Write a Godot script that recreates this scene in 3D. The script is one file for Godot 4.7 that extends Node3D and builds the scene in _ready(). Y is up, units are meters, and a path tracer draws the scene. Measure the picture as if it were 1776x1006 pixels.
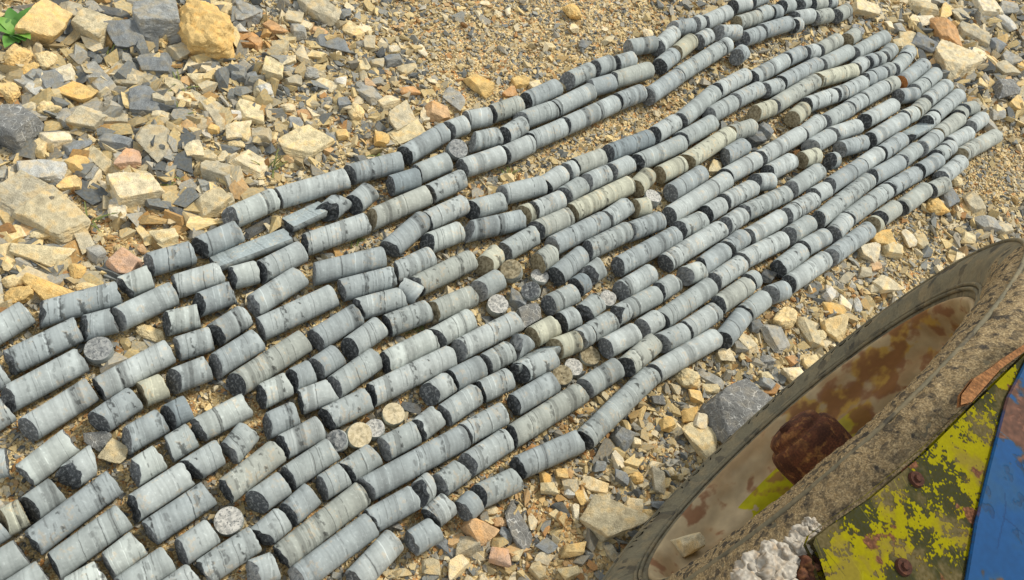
extends Node3D
# Rows of drill core laid out on stony ground beside the wheel of a machine.

const CORE_R := 0.0266
const CAM_H := 1.655
const FOCAL := 1450.0

# near end x, z, far end x, z (millimetres), colour class
const CORES := [
	[-871, -444, -835, -561, "", 39, 1],
	[-811, -568, -719, -684, "", 39, 2],
	[-719, -699, -691, -749, "w", 39, 3],
	[-711, -770, -655, -844, "", 39, 4],
	[-650, -861, -606, -944, "", 39, 5],
	[-792, -456, -734, -577, "", 36, 2],
	[-728, -581, -689, -627, "", 36, 3],
	[-685, -631, -630, -739, "", 36, 4],
	[-638, -751, -579, -830, "", 36, 5],
	[-574, -739, -533, -801, "", 35, 2],
	[-602, -670, -557, -719, "w", 35, 1],
	[-746, -395, -687, -527, "", 33, 2],
	[-622, -487, -560, -623, "", 34, 2],
	[-551, -632, -508, -687, "", 34, 3],
	[-507, -695, -479, -768, "", 34, 4],
	[-517, -569, -476, -628, "", 30, 4],
	[-467, -636, -427, -732, "", 30, 5],
	[-551, -517, -526, -555, "y", 30, 3],
	[-679, -364, -634, -485, "", 34, 1],
	[-583, -433, -557, -506, "", 30, 2],
	[-797, -410, -785, -438, "", 36, 1],
	[-754, -328, -733, -381, "", 33, 1],
	[-627, -292, -603, -382, "w", 30, 1],
	[-686, -284, -668, -300, "x", 29, 1],
	[-561, -325, -548, -370, "b", 21, 4],
	[-519, -426, -487, -492, "", 24, 1],
	[-482, -500, -461, -538, "d", 24, 2],
	[-444, -447, -423, -493, "", 19, 4],
	[-419, -505, -369, -595, "w", 19, 5],
	[-470, -381, -449, -428, "w", 19, 3],
	[-387, -431, -361, -487, "", 17, 4],
	[-433, -326, -388, -425, "", 17, 3],
	[-383, -300, -333, -412, "", 13, 3],
	[-540, -202, -490, -352, "", 19, 2],
	[-583, -246, -565, -298, "", 21, 3],
	[-604, -207, -587, -240, "y", 21, 2],
	[-611, -184, -603, -205, "", 21, 1],
	[-486, -184, -438, -308, "", 17, 2],
	[-570, -131, -546, -183, "", 19, 1],
	[-410, -222, -389, -280, "w", 13, 2],
	[-517, -118, -493, -170, "", 17, 1],
	[-438, -162, -411, -210, "w", 13, 1],
	[-366, -198, -328, -280, "", 8, 1],
	[-316, -295, -289, -354, "", 8, 2],
	[-262, -283, -215, -375, "", 7, 2],
	[-296, -225, -273, -274, "", 7, 1],
	[-342, -493, -336, -550, "", 17, 5],
	[-309, -426, -267, -541, "y2", 13, 4],
	[-552, -831, -516, -874, "w", 36, 6],
	[-510, -875, -463, -972, "", 36, 7],
	[-467, -988, -378, -1121, "", 36, 8],
	[-477, -794, -433, -912, "", 34, 5],
	[-411, -932, -300, -1058, "", 34, 6],
	[-298, -1084, -268, -1204, "", 34, 7],
	[-260, -1204, -204, -1304, "", 34, 8],
	[-436, -754, -347, -909, "", 30, 6],
	[-339, -927, -257, -1020, "", 30, 7],
	[-256, -1034, -206, -1121, "", 30, 8],
	[-284, -904, -215, -982, "", 26, 3],
	[-325, -790, -279, -894, "", 26, 2],
	[-210, -899, -149, -983, "", 19, 10],
	[-410, -620, -344, -779, "y2", 26, 1],
	[-254, -807, -222, -893, "", 19, 9],
	[-291, -730, -267, -786, "", 19, 8],
	[-320, -682, -296, -723, "", 19, 7],
	[-354, -623, -322, -675, "w", 19, 6],
	[-238, -710, -194, -817, "", 17, 8],
	[-281, -651, -238, -706, "", 17, 7],
	[-172, -816, -108, -922, "w", 17, 9],
	[-164, -734, -53, -907, "", 13, 7],
	[-217, -644, -166, -724, "", 13, 6],
	[-311, -574, -277, -626, "", 17, 6],
	[-639, -962, -588, -1066, "w", 43, 1],
	[-582, -1070, -481, -1212, "", 43, 2],
	[-480, -1225, -395, -1336, "", 43, 3],
	[-395, -1358, -345, -1491, "", 43, 4],
	[-468, -1100, -458, -1145, "b", 38, 1],
	[-429, -1150, -415, -1213, "", 38, 2],
	[-382, -1252, -337, -1315, "d", 38, 3],
	[-344, -1320, -294, -1407, "", 38, 4],
	[-374, -1135, -292, -1280, "y2", 36, 9],
	[-290, -1283, -241, -1376, "", 36, 10],
	[-340, -1499, -309, -1551, "", 43, 5],
	[-315, -1562, -267, -1617, "", 43, 6],
	[-266, -1628, -214, -1711, "y2", 43, 7],
	[-204, -1731, -149, -1841, "", 43, 8],
	[-132, -1883, -88, -1971, "", 43, 9],
	[-80, -1983, -45, -2043, "", 43, 10],
	[-30, -2049, 9, -2104, "", 43, 11],
	[-269, -1504, -218, -1566, "", 41, 1],
	[-206, -1573, -177, -1646, "", 41, 2],
	[-188, -1653, -126, -1752, "", 41, 3],
	[-125, -1753, -57, -1892, "", 41, 4],
	[-65, -1897, -15, -1967, "", 41, 5],
	[-16, -1974, 67, -2095, "y2", 41, 6],
	[-255, -1407, -185, -1512, "", 36, 11],
	[-179, -1514, -134, -1595, "", 36, 12],
	[-138, -1602, -77, -1710, "", 36, 13],
	[-77, -1711, 20, -1892, "", 36, 14],
	[23, -1899, 76, -1987, "", 36, 15],
	[64, -1692, 152, -1827, "d", 34, 14],
	[-1, -1589, 57, -1675, "y2", 34, 13],
	[-15, -1561, 2, -1584, "", 34, 12],
	[-50, -1480, -21, -1549, "", 34, 11],
	[-133, -1386, -53, -1481, "", 34, 10],
	[-180, -1298, -123, -1370, "", 34, 9],
	[-160, -1236, -58, -1347, "", 32, 2],
	[-62, -1359, -47, -1380, "y", 32, 3],
	[-43, -1386, 7, -1465, "", 32, 4],
	[9, -1479, 40, -1547, "", 32, 5],
	[45, -1554, 86, -1624, "", 32, 6],
	[91, -1631, 132, -1699, "", 32, 7],
	[47, -1441, 155, -1627, "y", 28, 4],
	[-14, -1334, 45, -1426, "y2", 28, 3],
	[-58, -1230, -11, -1323, "", 28, 2],
	[39, -1311, 130, -1468, "", 22, 2],
	[136, -1474, 172, -1554, "", 22, 3],
	[123, -1349, 197, -1471, "", 20, 2],
	[202, -1470, 269, -1561, "", 20, 3],
	[-230, -1146, -178, -1225, "w", 32, 1],
	[-200, -1025, -120, -1165, "y2", 26, 4],
	[-84, -1163, -72, -1216, "y", 28, 1],
	[27, -1243, 48, -1293, "y2", 22, 1],
	[81, -1235, 118, -1333, "", 20, 1],
	[153, -1281, 174, -1330, "b", 16, 3],
	[136, -1231, 151, -1261, "d", 16, 2],
	[211, -1350, 321, -1539, "", 16, 4],
	[241, -1285, 296, -1383, "", 11, 1],
	[-70, -1091, -39, -1152, "", 19, 12],
	[-137, -983, -76, -1074, "y2", 19, 11],
	[-103, -927, -55, -1015, "w", 17, 10],
	[-46, -925, 44, -1069, "", 13, 8],
	[94, -1147, 139, -1216, "", 16, 1],
	[180, -1176, 200, -1226, "", 10, 7],
	[92, -1047, 127, -1105, "y", 10, 5],
	[139, -1120, 165, -1158, "", 10, 6],
	[149, -1044, 190, -1094, "y", 7, 12],
	[191, -1096, 210, -1128, "", 7, 13],
	[211, -1131, 249, -1194, "", 7, 14],
	[259, -1112, 311, -1192, "", 6, 1],
	[66, -1000, 79, -1028, "b", 10, 4],
	[100, -946, 156, -1023, "", 7, 11],
	[23, -927, 58, -986, "", 10, 3],
	[-26, -852, 17, -918, "", 10, 2],
	[-56, -798, -30, -847, "", 10, 1],
	[40, -858, 83, -921, "", 7, 10],
	[-7, -769, 33, -849, "", 7, 9],
	[118, -867, 179, -968, "", 4, 5],
	[249, -987, 303, -1081, "", 3, 7],
	[142, -796, 244, -974, "y2", 3, 6],
	[320, -1090, 364, -1192, "y2", 3, 8],
	[-41, -712, -19, -764, "", 7, 8],
	[-85, -642, -44, -707, "", 7, 7],
	[-78, -551, 50, -748, "", 4, 3],
	[49, -751, 106, -839, "", 4, 4],
	[82, -692, 136, -788, "", 3, 5],
	[49, -625, 77, -681, "", 3, 4],
	[20, -592, 30, -617, "b", 3, 3],
	[-40, -500, 14, -583, "", 3, 2],
	[62, -558, 82, -604, "", 1, 3],
	[49, -497, 79, -545, "", 1, 2],
	[115, -600, 128, -636, "", 2, 1],
	[129, -641, 188, -716, "", 2, 2],
	[181, -739, 282, -863, "", 2, 3],
	[290, -868, 384, -1107, "", 2, 4],
	[387, -1109, 503, -1290, "", 2, 5],
	[521, -1289, 556, -1399, "", 2, 6],
	[557, -1401, 596, -1479, "", 2, 7],
	[607, -1498, 644, -1541, "", 2, 8],
	[649, -1560, 734, -1711, "", 2, 9],
	[746, -1724, 843, -1904, "", 2, 10],
	[485, -1385, 544, -1494, "y2", 3, 11],
	[545, -1506, 560, -1528, "", 3, 12],
	[426, -1265, 484, -1367, "", 3, 10],
	[378, -1197, 425, -1261, "", 3, 9],
	[323, -1210, 351, -1259, "", 6, 2],
	[360, -1260, 452, -1434, "", 6, 3],
	[455, -1448, 510, -1551, "", 6, 4],
	[380, -1424, 416, -1469, "w", 7, 18],
	[412, -1476, 457, -1567, "", 7, 19],
	[321, -1433, 430, -1634, "", 11, 2],
	[329, -1333, 360, -1390, "", 7, 17],
	[269, -1235, 326, -1325, "", 7, 16],
	[252, -1209, 267, -1232, "b", 7, 15],
	[464, -1578, 495, -1644, "", 7, 20],
	[509, -1653, 583, -1781, "", 7, 21],
	[509, -1561, 604, -1705, "", 6, 5],
	[615, -1724, 667, -1816, "", 6, 6],
	[613, -1597, 664, -1699, "", 5, 1],
	[666, -1709, 721, -1795, "", 5, 2],
	[741, -1815, 769, -1895, "", 5, 3],
	[771, -1897, 874, -2093, "", 5, 4],
	[876, -2096, 960, -2233, "", 5, 5],
	[968, -2250, 1028, -2351, "", 5, 6],
	[690, -1842, 814, -2103, "", 6, 7],
	[821, -2117, 902, -2247, "", 6, 8],
	[901, -2248, 950, -2347, "", 6, 9],
	[963, -2357, 1013, -2462, "", 6, 10],
	[696, -1990, 779, -2142, "", 7, 25],
	[779, -2143, 827, -2236, "", 7, 26],
	[835, -2241, 898, -2362, "", 7, 27],
	[658, -1922, 691, -1975, "", 7, 24],
	[615, -1833, 662, -1910, "", 7, 23],
	[593, -1788, 614, -1832, "", 7, 22],
	[587, -1900, 658, -2038, "", 11, 5],
	[474, -1723, 580, -1882, "", 11, 4],
	[478, -1859, 526, -1897, "", 16, 8],
	[509, -1920, 567, -2020, "", 16, 9],
	[596, -2043, 638, -2094, "y", 16, 10],
	[613, -2116, 663, -2206, "", 18, 1],
	[666, -2215, 742, -2313, "", 18, 2],
	[704, -2172, 775, -2255, "", 15, 1],
	[681, -2097, 699, -2116, "", 14, 1],
	[475, -1964, 571, -2149, "", 20, 6],
	[576, -2149, 620, -2250, "", 20, 7],
	[285, -1588, 401, -1819, "", 20, 4],
	[394, -1825, 466, -1952, "", 20, 5],
	[633, -2253, 702, -2374, "", 20, 8],
	[761, -2353, 847, -2503, "", 18, 3],
	[792, -2280, 890, -2459, "", 15, 2],
	[851, -1927, 863, -1946, "y", 2, 11],
	[867, -1962, 912, -2044, "y2", 2, 12],
	[928, -2052, 998, -2184, "y2", 2, 13],
	[1014, -2189, 1060, -2254, "y2", 2, 14],
	[160, -1841, 203, -1937, "", 34, 15],
	[214, -1952, 278, -2144, "", 34, 16],
	[149, -1715, 243, -1869, "", 32, 8],
	[236, -1875, 305, -2011, "", 32, 9],
	[289, -2031, 341, -2134, "", 32, 10],
	[275, -1807, 363, -1997, "y", 28, 7],
	[365, -2000, 422, -2076, "y2", 28, 8],
	[219, -1712, 266, -1792, "y", 28, 6],
	[174, -1625, 191, -1690, "y", 28, 5],
	[266, -1669, 329, -1797, "", 23, 1],
	[192, -1556, 225, -1586, "y", 22, 4],
	[375, -1901, 418, -1984, "", 25, 1],
	[378, -1658, 411, -1716, "", 16, 6],
	[415, -1731, 479, -1837, "", 16, 7],
	[323, -1557, 375, -1634, "", 16, 5],
	[437, -1646, 473, -1717, "", 11, 3],
	[-20, -2144, 47, -2219, "", 44, 1],
	[61, -2207, 88, -2318, "", 44, 2],
	[77, -2327, 131, -2391, "", 44, 3],
	[135, -2398, 150, -2429, "", 44, 4],
	[163, -2433, 221, -2548, "", 44, 5],
	[230, -2587, 275, -2650, "", 44, 6],
	[275, -2653, 317, -2733, "", 44, 7],
	[262, -2513, 322, -2602, "y2", 42, 1],
	[319, -2605, 350, -2660, "", 42, 2],
	[356, -2657, 382, -2687, "", 42, 3],
	[217, -2422, 280, -2474, "", 41, 10],
	[300, -2450, 348, -2525, "", 40, 1],
	[348, -2535, 431, -2656, "", 40, 2],
	[303, -2351, 318, -2396, "", 37, 1],
	[246, -2351, 261, -2390, "", 36, 18],
	[154, -2133, 244, -2352, "", 36, 17],
	[98, -1981, 155, -2130, "", 36, 16],
	[92, -2132, 117, -2214, "", 41, 7],
	[120, -2220, 149, -2319, "y", 41, 8],
	[168, -2328, 193, -2385, "", 41, 9],
	[280, -2146, 351, -2286, "", 34, 17],
	[374, -2289, 454, -2450, "", 34, 18],
	[455, -2453, 501, -2535, "", 34, 19],
	[343, -2144, 407, -2259, "", 32, 11],
	[418, -2258, 462, -2318, "", 32, 12],
	[415, -2136, 462, -2203, "y", 31, 1],
	[462, -2203, 572, -2427, "y2", 31, 2],
	[573, -2431, 691, -2581, "y", 31, 3],
	[691, -2587, 715, -2646, "", 31, 4],
	[722, -2646, 749, -2687, "", 31, 5],
	[752, -2686, 772, -2716, "", 31, 6],
	[781, -2729, 805, -2799, "", 31, 7],
	[464, -2333, 565, -2520, "", 32, 13],
	[576, -2519, 657, -2665, "", 32, 14],
	[674, -2663, 772, -2851, "", 32, 15],
	[512, -2537, 545, -2579, "", 34, 20],
	[552, -2584, 608, -2696, "y2", 34, 21],
	[640, -2719, 668, -2781, "y2", 34, 22],
	[534, -2197, 561, -2269, "y", 27, 1],
	[564, -2292, 640, -2400, "", 27, 2],
	[643, -2403, 670, -2441, "", 27, 3],
	[671, -2440, 730, -2541, "", 27, 4],
	[729, -2552, 756, -2586, "", 27, 5],
	[752, -2589, 787, -2637, "", 27, 6],
	[786, -2638, 813, -2685, "", 27, 7],
	[824, -2683, 858, -2778, "", 27, 8],
	[858, -2782, 871, -2840, "", 27, 9],
	[701, -2377, 739, -2449, "", 20, 9],
	[739, -2449, 803, -2568, "", 20, 10],
	[807, -2571, 838, -2624, "y2", 20, 11],
	[859, -2641, 931, -2804, "o", 20, 12],
	[858, -2561, 917, -2617, "", 18, 4],
	[910, -2631, 944, -2696, "", 18, 5],
	[943, -2697, 981, -2789, "", 18, 6],
	[890, -2468, 923, -2518, "w", 15, 3],
	[924, -2517, 953, -2590, "y2", 15, 4],
	[957, -2604, 1025, -2751, "", 15, 5],
	[972, -2502, 995, -2544, "", 12, 1],
	[991, -2547, 1075, -2735, "", 12, 2],
	[1012, -2465, 1084, -2605, "y2", 6, 11],
	[1079, -2612, 1092, -2647, "y2", 6, 12],
	[1092, -2657, 1136, -2707, "y2", 6, 13],
	[1125, -2587, 1168, -2670, "", 5, 10],
	[1058, -2452, 1124, -2556, "", 5, 9],
	[1044, -2408, 1066, -2444, "", 5, 8],
	[1019, -2357, 1048, -2406, "", 5, 7],
	[1101, -2423, 1224, -2616, "y2", 2, 16],
	[1044, -2269, 1108, -2399, "", 2, 15],
	[384, -2714, 417, -2761, "", 42, 4],
	[440, -2778, 464, -2823, "", 42, 5],
	[482, -2814, 523, -2866, "y2", 42, 6],
	[526, -2864, 556, -2902, "", 42, 7],
	[444, -2650, 463, -2675, "", 40, 3],
	[441, -2693, 495, -2757, "", 40, 4],
	[508, -2752, 556, -2814, "y2", 40, 5],
	[580, -2824, 613, -2890, "y2", 40, 6],
	[-262, -551, -218, -624, "", 13, 5],
	[-221, -501, -175, -596, "", 9, 2],
	[-249, -434, -223, -491, "", 9, 1],
	[-155, -514, -130, -560, "", 7, 5],
	[-130, -560, -97, -625, "", 7, 6],
	[-184, -439, -165, -498, "", 7, 4],
	[-207, -381, -189, -431, "", 7, 3],
	[-156, -366, -80, -542, "y2", 4, 2],
	[-111, -341, -37, -495, "", 3, 1],
	[-186, -318, -157, -350, "", 4, 1],
	[-14, -386, 17, -490, "", 1, 1],
]
# x, z, length, width, thickness (millimetres), yaw degrees, colour class, shape class
const STONES := [
	[-1307, -1212, 92, 122, 72, 9, "y", "b", "in the upper left rubble", 1, 2],
	[-1342, -1299, 59, 36, 21, 40, "k", "b", "in the upper left rubble", 1, 1],
	[-1297, -1299, 56, 60, 34, -46, "t", "b", "in the upper left rubble", 1, 5],
	[-1226, -1283, 90, 82, 51, 2, "t", "b", "in the upper left rubble", 1, 1],
	[-1155, -1305, 84, 83, 52, -47, "g", "b", "in the upper left rubble", 5, 6],
	[-1125, -1398, 107, 128, 78, 39, "g", "b", "in the upper left rubble", 2, 2],
	[-1007, -1428, 129, 150, 98, 39, "y", "r", "above the middle rows", 1, 1],
	[-1229, -1360, 88, 43, 14, 24, "k", "s", "in the upper left rubble", 1, 2],
	[-1111, -1332, 52, 35, 11, 31, "c", "s", "in the upper left rubble", 2, 2],
	[-1083, -1350, 36, 27, 21, -33, "y", "r", "in the upper left rubble", 4, 5],
	[-1046, -1277, 81, 52, 32, 30, "g", "b", "in the upper left rubble", 6, 6],
	[-1022, -1344, 53, 48, 30, 65, "t", "b", "in the upper left rubble", 5, 5],
	[-1121, -1151, 117, 57, 22, -28, "g", "s", "in the upper left rubble", 1, 1],
	[-1074, -1207, 80, 60, 20, 23, "t", "s", "in the upper left rubble", 3, 3],
	[-1128, -1092, 79, 47, 30, 6, "y", "b", "in the upper left rubble", 4, 5],
	[-1183, -1124, 43, 46, 28, 37, "c", "b", "in the upper left rubble", 2, 3],
	[-1296, -1105, 58, 59, 39, 23, "y", "r", "in the upper left rubble", 2, 8],
	[-1241, -1136, 46, 46, 30, 53, "y", "r", "in the upper left rubble", 5, 8],
	[-1257, -1092, 43, 31, 21, 74, "y", "r", "in the upper left rubble", 4, 8],
	[-1239, -1007, 39, 50, 33, 37, "y", "r", "in the upper left rubble", 1, 5],
	[-1247, -1061, 73, 38, 14, -12, "g", "s", "in the upper left rubble", 1, 4],
	[-1195, -1086, 57, 48, 30, 59, "g", "b", "in the upper left rubble", 1, 6],
	[-1207, -1046, 40, 30, 20, -3, "w", "b", "in the upper left rubble", 1, 1],
	[-1159, -1061, 30, 30, 20, 37, "y", "r", "in the upper left rubble", 2, 5],
	[-1147, -1019, 47, 45, 30, 51, "y", "r", "in the upper left rubble", 6, 8],
	[-1164, -931, 98, 101, 66, 14, "g", "b", "in the upper left rubble", 1, 2],
	[-1097, -1021, 61, 41, 14, -3, "g", "s", "in the upper left rubble", 3, 4],
	[-1058, -1039, 71, 59, 38, 15, "t", "b", "in the upper left rubble", 2, 5],
	[-1018, -1075, 56, 31, 20, 29, "t", "b", "in the upper left rubble", 3, 5],
	[-996, -1157, 74, 78, 26, 51, "g", "s", "in the upper left rubble", 4, 4],
	[-970, -1193, 48, 50, 31, 37, "t", "b", "in the upper left rubble", 4, 5],
	[-947, -1147, 32, 27, 17, 22, "c", "b", "in the upper left rubble", 5, 6],
	[-929, -1222, 40, 42, 25, -56, "c", "b", "in the upper left rubble", 6, 6],
	[-912, -1238, 49, 46, 15, 9, "t", "s", "above the middle rows", 1, 3],
	[-845, -1227, 101, 53, 19, -17, "t", "s", "above the middle rows", 1, 1],
	[-782, -1278, 69, 61, 20, 22, "c", "s", "above the middle rows", 1, 4],
	[-794, -1356, 48, 52, 32, 37, "t", "b", "above the middle rows", 5, 8],
	[-771, -1205, 57, 49, 31, 36, "c", "b", "above the middle rows", 2, 6],
	[-724, -1230, 49, 46, 15, 36, "w", "s", "above the middle rows", 1, 1],
	[-811, -1428, 55, 54, 33, 16, "c", "b", "above the middle rows", 4, 6],
	[-971, -1562, 69, 61, 37, 40, "g", "b", "above the middle rows", 2, 4],
	[-1035, -1548, 61, 38, 23, 2, "y", "b", "above the middle rows", 1, 2],
	[-903, -1154, 52, 14, 12, -55, "c", "r", "in the upper left rubble", 2, 2],
	[-882, -1114, 27, 29, 20, 36, "y", "r", "in the upper left rubble", 5, 5],
	[-911, -1071, 92, 91, 32, -3, "t", "s", "in the upper left rubble", 3, 3],
	[-972, -1023, 78, 43, 27, 28, "g", "b", "in the upper left rubble", 4, 6],
	[-1029, -960, 65, 32, 21, 63, "g", "b", "in the upper left rubble", 2, 6],
	[-1079, -950, 48, 63, 31, -42, "c", "b", "in the upper left rubble", 1, 3],
	[-1091, -916, 57, 41, 30, 106, "y", "b", "in the upper left rubble", 2, 5],
	[-1047, -925, 48, 24, 8, 35, "g", "s", "in the upper left rubble", 2, 4],
	[-1045, -865, 106, 55, 36, 27, "w", "b", "in the upper left rubble", 1, 1],
	[-996, -920, 47, 42, 29, 86, "y", "b", "in the upper left rubble", 5, 5],
	[-972, -867, 42, 48, 32, 8, "y", "b", "in the upper left rubble", 3, 5],
	[-964, -916, 39, 28, 21, 103, "g", "b", "in the upper left rubble", 1, 1],
	[-920, -989, 52, 51, 33, 35, "p", "b", "in the upper left rubble", 2, 2],
	[-971, -963, 85, 37, 14, -23, "t", "s", "in the upper left rubble", 2, 3],
	[-887, -966, 57, 25, 17, 48, "c", "r", "in the upper left rubble", 1, 2],
	[-853, -925, 101, 73, 48, 50, "c", "b", "in the upper left rubble", 2, 2],
	[-987, -827, 55, 33, 24, 14, "y", "r", "in the upper left rubble", 7, 8],
	[-853, -860, 36, 39, 26, 20, "c", "b", "in the upper left rubble", 4, 6],
	[-723, -934, 120, 31, 11, 7, "k", "s", "in the upper left rubble", 2, 2],
	[-699, -991, 84, 55, 37, 61, "t", "b", "above the middle rows", 2, 8],
	[-1028, -784, 101, 113, 39, 91, "t", "s", "in the upper left rubble", 1, 3],
	[-946, -785, 133, 101, 37, -1, "t", "s", "in the upper left rubble", 2, 3],
	[-694, -1136, 78, 64, 23, -9, "c", "s", "above the middle rows", 2, 4],
	[-746, -1075, 69, 49, 32, 8, "t", "b", "above the middle rows", 3, 8],
	[-914, -918, 39, 26, 17, 61, "c", "b", "in the upper left rubble", 2, 6],
	[-824, -1184, 29, 26, 16, 22, "y", "b", "above the middle rows", 1, 4],
	[-939, -1298, 50, 31, 19, 44, "c", "b", "above the middle rows", 1, 6],
	[-972, -1242, 40, 39, 25, -3, "t", "b", "in the upper left rubble", 3, 3],
	[-820, -1099, 41, 44, 28, 35, "c", "b", "above the middle rows", 1, 4],
	[-785, -1096, 43, 36, 24, -3, "t", "b", "above the middle rows", 1, 8],
	[-832, -1709, 122, 67, 40, -6, "t", "b", "above the middle rows", 1, 2],
	[-970, -1567, 68, 58, 34, 24, "g", "b", "above the middle rows", 3, 4],
	[-963, -1516, 38, 32, 22, -35, "w", "b", "above the middle rows", 2, 3],
	[-887, -1567, 64, 33, 21, -21, "o", "b", "above the middle rows", 2, 3],
	[-909, -1495, 64, 31, 20, -24, "o", "b", "above the middle rows", 1, 3],
	[-835, -1600, 40, 50, 30, 39, "g", "b", "above the middle rows", 3, 6],
	[-870, -1638, 52, 35, 21, 39, "t", "b", "above the middle rows", 8, 8],
	[-725, -1703, 67, 43, 14, -6, "y", "s", "above the middle rows", 2, 2],
	[-794, -1643, 38, 23, 7, 17, "p", "s", "above the middle rows", 1, 1],
	[-744, -1619, 108, 45, 14, 7, "g", "s", "above the middle rows", 1, 1],
	[-753, -1554, 45, 27, 16, 17, "y", "b", "above the middle rows", 2, 2],
	[-817, -1435, 57, 49, 16, 9, "y", "s", "above the middle rows", 1, 2],
	[-800, -1490, 45, 30, 19, 51, "c", "b", "above the middle rows", 5, 6],
	[-793, -1356, 44, 52, 35, 37, "w", "r", "above the middle rows", 1, 1],
	[-876, -1371, 42, 48, 30, 38, "g", "b", "above the middle rows", 1, 4],
	[-756, -1437, 45, 39, 24, 51, "t", "b", "above the middle rows", 7, 8],
	[-732, -1484, 40, 40, 26, 38, "g", "r", "above the middle rows", 1, 1],
	[-682, -1476, 56, 33, 10, 9, "c", "s", "above the middle rows", 3, 4],
	[-658, -1510, 31, 33, 20, 37, "w", "b", "above the middle rows", 3, 3],
	[-581, -1522, 82, 49, 16, -18, "g", "s", "above the middle rows", 1, 1],
	[-517, -1517, 39, 48, 26, -38, "c", "b", "above the middle rows", 3, 4],
	[-465, -1484, 89, 55, 38, 74, "t", "b", "above the middle rows", 2, 2],
	[-434, -1453, 108, 57, 20, 57, "c", "s", "above the middle rows", 2, 2],
	[-394, -1564, 66, 54, 34, 43, "o", "b", "on the upper sandy patch", 1, 2],
	[-573, -1436, 51, 39, 29, -46, "y", "r", "above the middle rows", 1, 1],
	[-672, -1346, 31, 26, 18, -35, "o", "b", "above the middle rows", 1, 1],
	[-677, -1309, 38, 33, 21, 36, "g", "b", "above the middle rows", 2, 6],
	[-781, -1280, 61, 54, 18, 2, "t", "s", "above the middle rows", 2, 3],
	[-802, -1247, 30, 32, 20, 36, "w", "b", "above the middle rows", 1, 3],
	[-768, -1205, 51, 47, 30, 22, "c", "b", "above the middle rows", 3, 6],
	[-723, -1229, 50, 45, 28, 36, "t", "b", "above the middle rows", 4, 8],
	[-623, -1266, 109, 84, 31, 76, "c", "s", "above the middle rows", 1, 2],
	[-581, -1314, 31, 35, 22, 35, "g", "b", "above the middle rows", 4, 6],
	[-566, -1350, 30, 28, 18, 48, "y", "b", "above the middle rows", 3, 4],
	[-475, -1390, 39, 36, 23, 16, "y", "b", "above the middle rows", 4, 4],
	[-420, -1534, 44, 24, 17, -56, "c", "b", "above the middle rows", 6, 6],
	[-535, -1666, 58, 36, 12, 61, "t", "s", "above the middle rows", 3, 3],
	[-612, -1631, 39, 35, 21, 38, "t", "b", "above the middle rows", 2, 2],
	[-582, -1668, 49, 37, 23, 51, "g", "b", "above the middle rows", 4, 4],
	[-635, -1594, 37, 35, 22, 62, "c", "b", "above the middle rows", 2, 4],
	[-535, -1756, 42, 25, 8, -23, "c", "s", "above the middle rows", 4, 4],
	[-459, -1667, 34, 19, 6, 21, "c", "s", "above the middle rows", 1, 1],
	[-381, -1641, 92, 45, 15, -31, "g", "s", "on the upper sandy patch", 1, 1],
	[-771, -1743, 31, 31, 18, 40, "g", "b", "above the middle rows", 6, 6],
	[-619, -1670, 30, 23, 15, 72, "k", "b", "above the middle rows", 1, 1],
	[-662, -1683, 35, 38, 23, 39, "t", "b", "above the middle rows", 1, 2],
	[-756, -1173, 38, 21, 14, 22, "c", "r", "above the middle rows", 1, 2],
	[-696, -1249, 37, 14, 11, 106, "y", "b", "above the middle rows", 2, 4],
	[-846, -1521, 46, 34, 20, 9, "t", "b", "above the middle rows", 6, 8],
	[-837, -1371, 37, 39, 24, 37, "g", "b", "above the middle rows", 1, 6],
	[-719, -1348, 37, 22, 15, 30, "c", "r", "above the middle rows", 2, 2],
	[-597, -1706, 29, 25, 15, 38, "c", "b", "above the middle rows", 4, 4],
	[-494, -1592, 53, 29, 18, 37, "o", "b", "above the middle rows", 3, 3],
	[-592, -1550, 26, 31, 18, -37, "p", "b", "above the middle rows", 1, 1],
	[-611, -1441, 35, 36, 23, -45, "g", "b", "above the middle rows", 5, 6],
	[-233, -2021, 50, 26, 8, 32, "c", "s", "on the upper sandy patch", 2, 2],
	[-344, -1729, 84, 52, 31, -7, "y", "b", "on the upper sandy patch", 1, 2],
	[-249, -1818, 44, 38, 25, 59, "y", "b", "on the upper sandy patch", 2, 2],
	[-458, -2001, 49, 22, 7, -43, "c", "s", "on the upper sandy patch", 1, 2],
	[-225, -2206, 50, 52, 32, 40, "y", "r", "on the upper sandy patch", 1, 1],
	[-465, -2063, 41, 21, 6, 40, "c", "s", "on the upper sandy patch", 1, 1],
	[16, -2287, 36, 31, 19, 39, "c", "r", "on the upper sandy patch", 2, 2],
	[-142, -2094, 33, 34, 19, 10, "g", "b", "on the upper sandy patch", 1, 1],
	[-199, -2140, 32, 30, 18, 39, "c", "b", "on the upper sandy patch", 2, 2],
	[-259, -1759, 45, 30, 19, 49, "o", "b", "on the upper sandy patch", 2, 2],
	[-211, -1838, 45, 26, 16, 49, "c", "b", "on the upper sandy patch", 1, 1],
	[-417, -2041, 26, 25, 15, 40, "c", "r", "on the upper sandy patch", 1, 2],
	[-394, -2072, 18, 30, 13, 40, "c", "b", "on the upper sandy patch", 1, 2],
	[-83, -2171, 57, 25, 18, 75, "t", "b", "on the upper sandy patch", 1, 1],
	[685, -2989, 107, 82, 41, 20, "c", "b", "past the rows at far right", 1, 3],
	[913, -3186, 116, 86, 43, 28, "t", "b", "past the rows at far right", 1, 2],
	[925, -3112, 78, 51, 26, 34, "c", "b", "past the rows at far right", 3, 5],
	[991, -3216, 117, 49, 37, 73, "y", "b", "past the rows at far right", 1, 1],
	[1002, -3080, 119, 100, 54, -69, "o", "b", "past the rows at far right", 1, 1],
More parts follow.
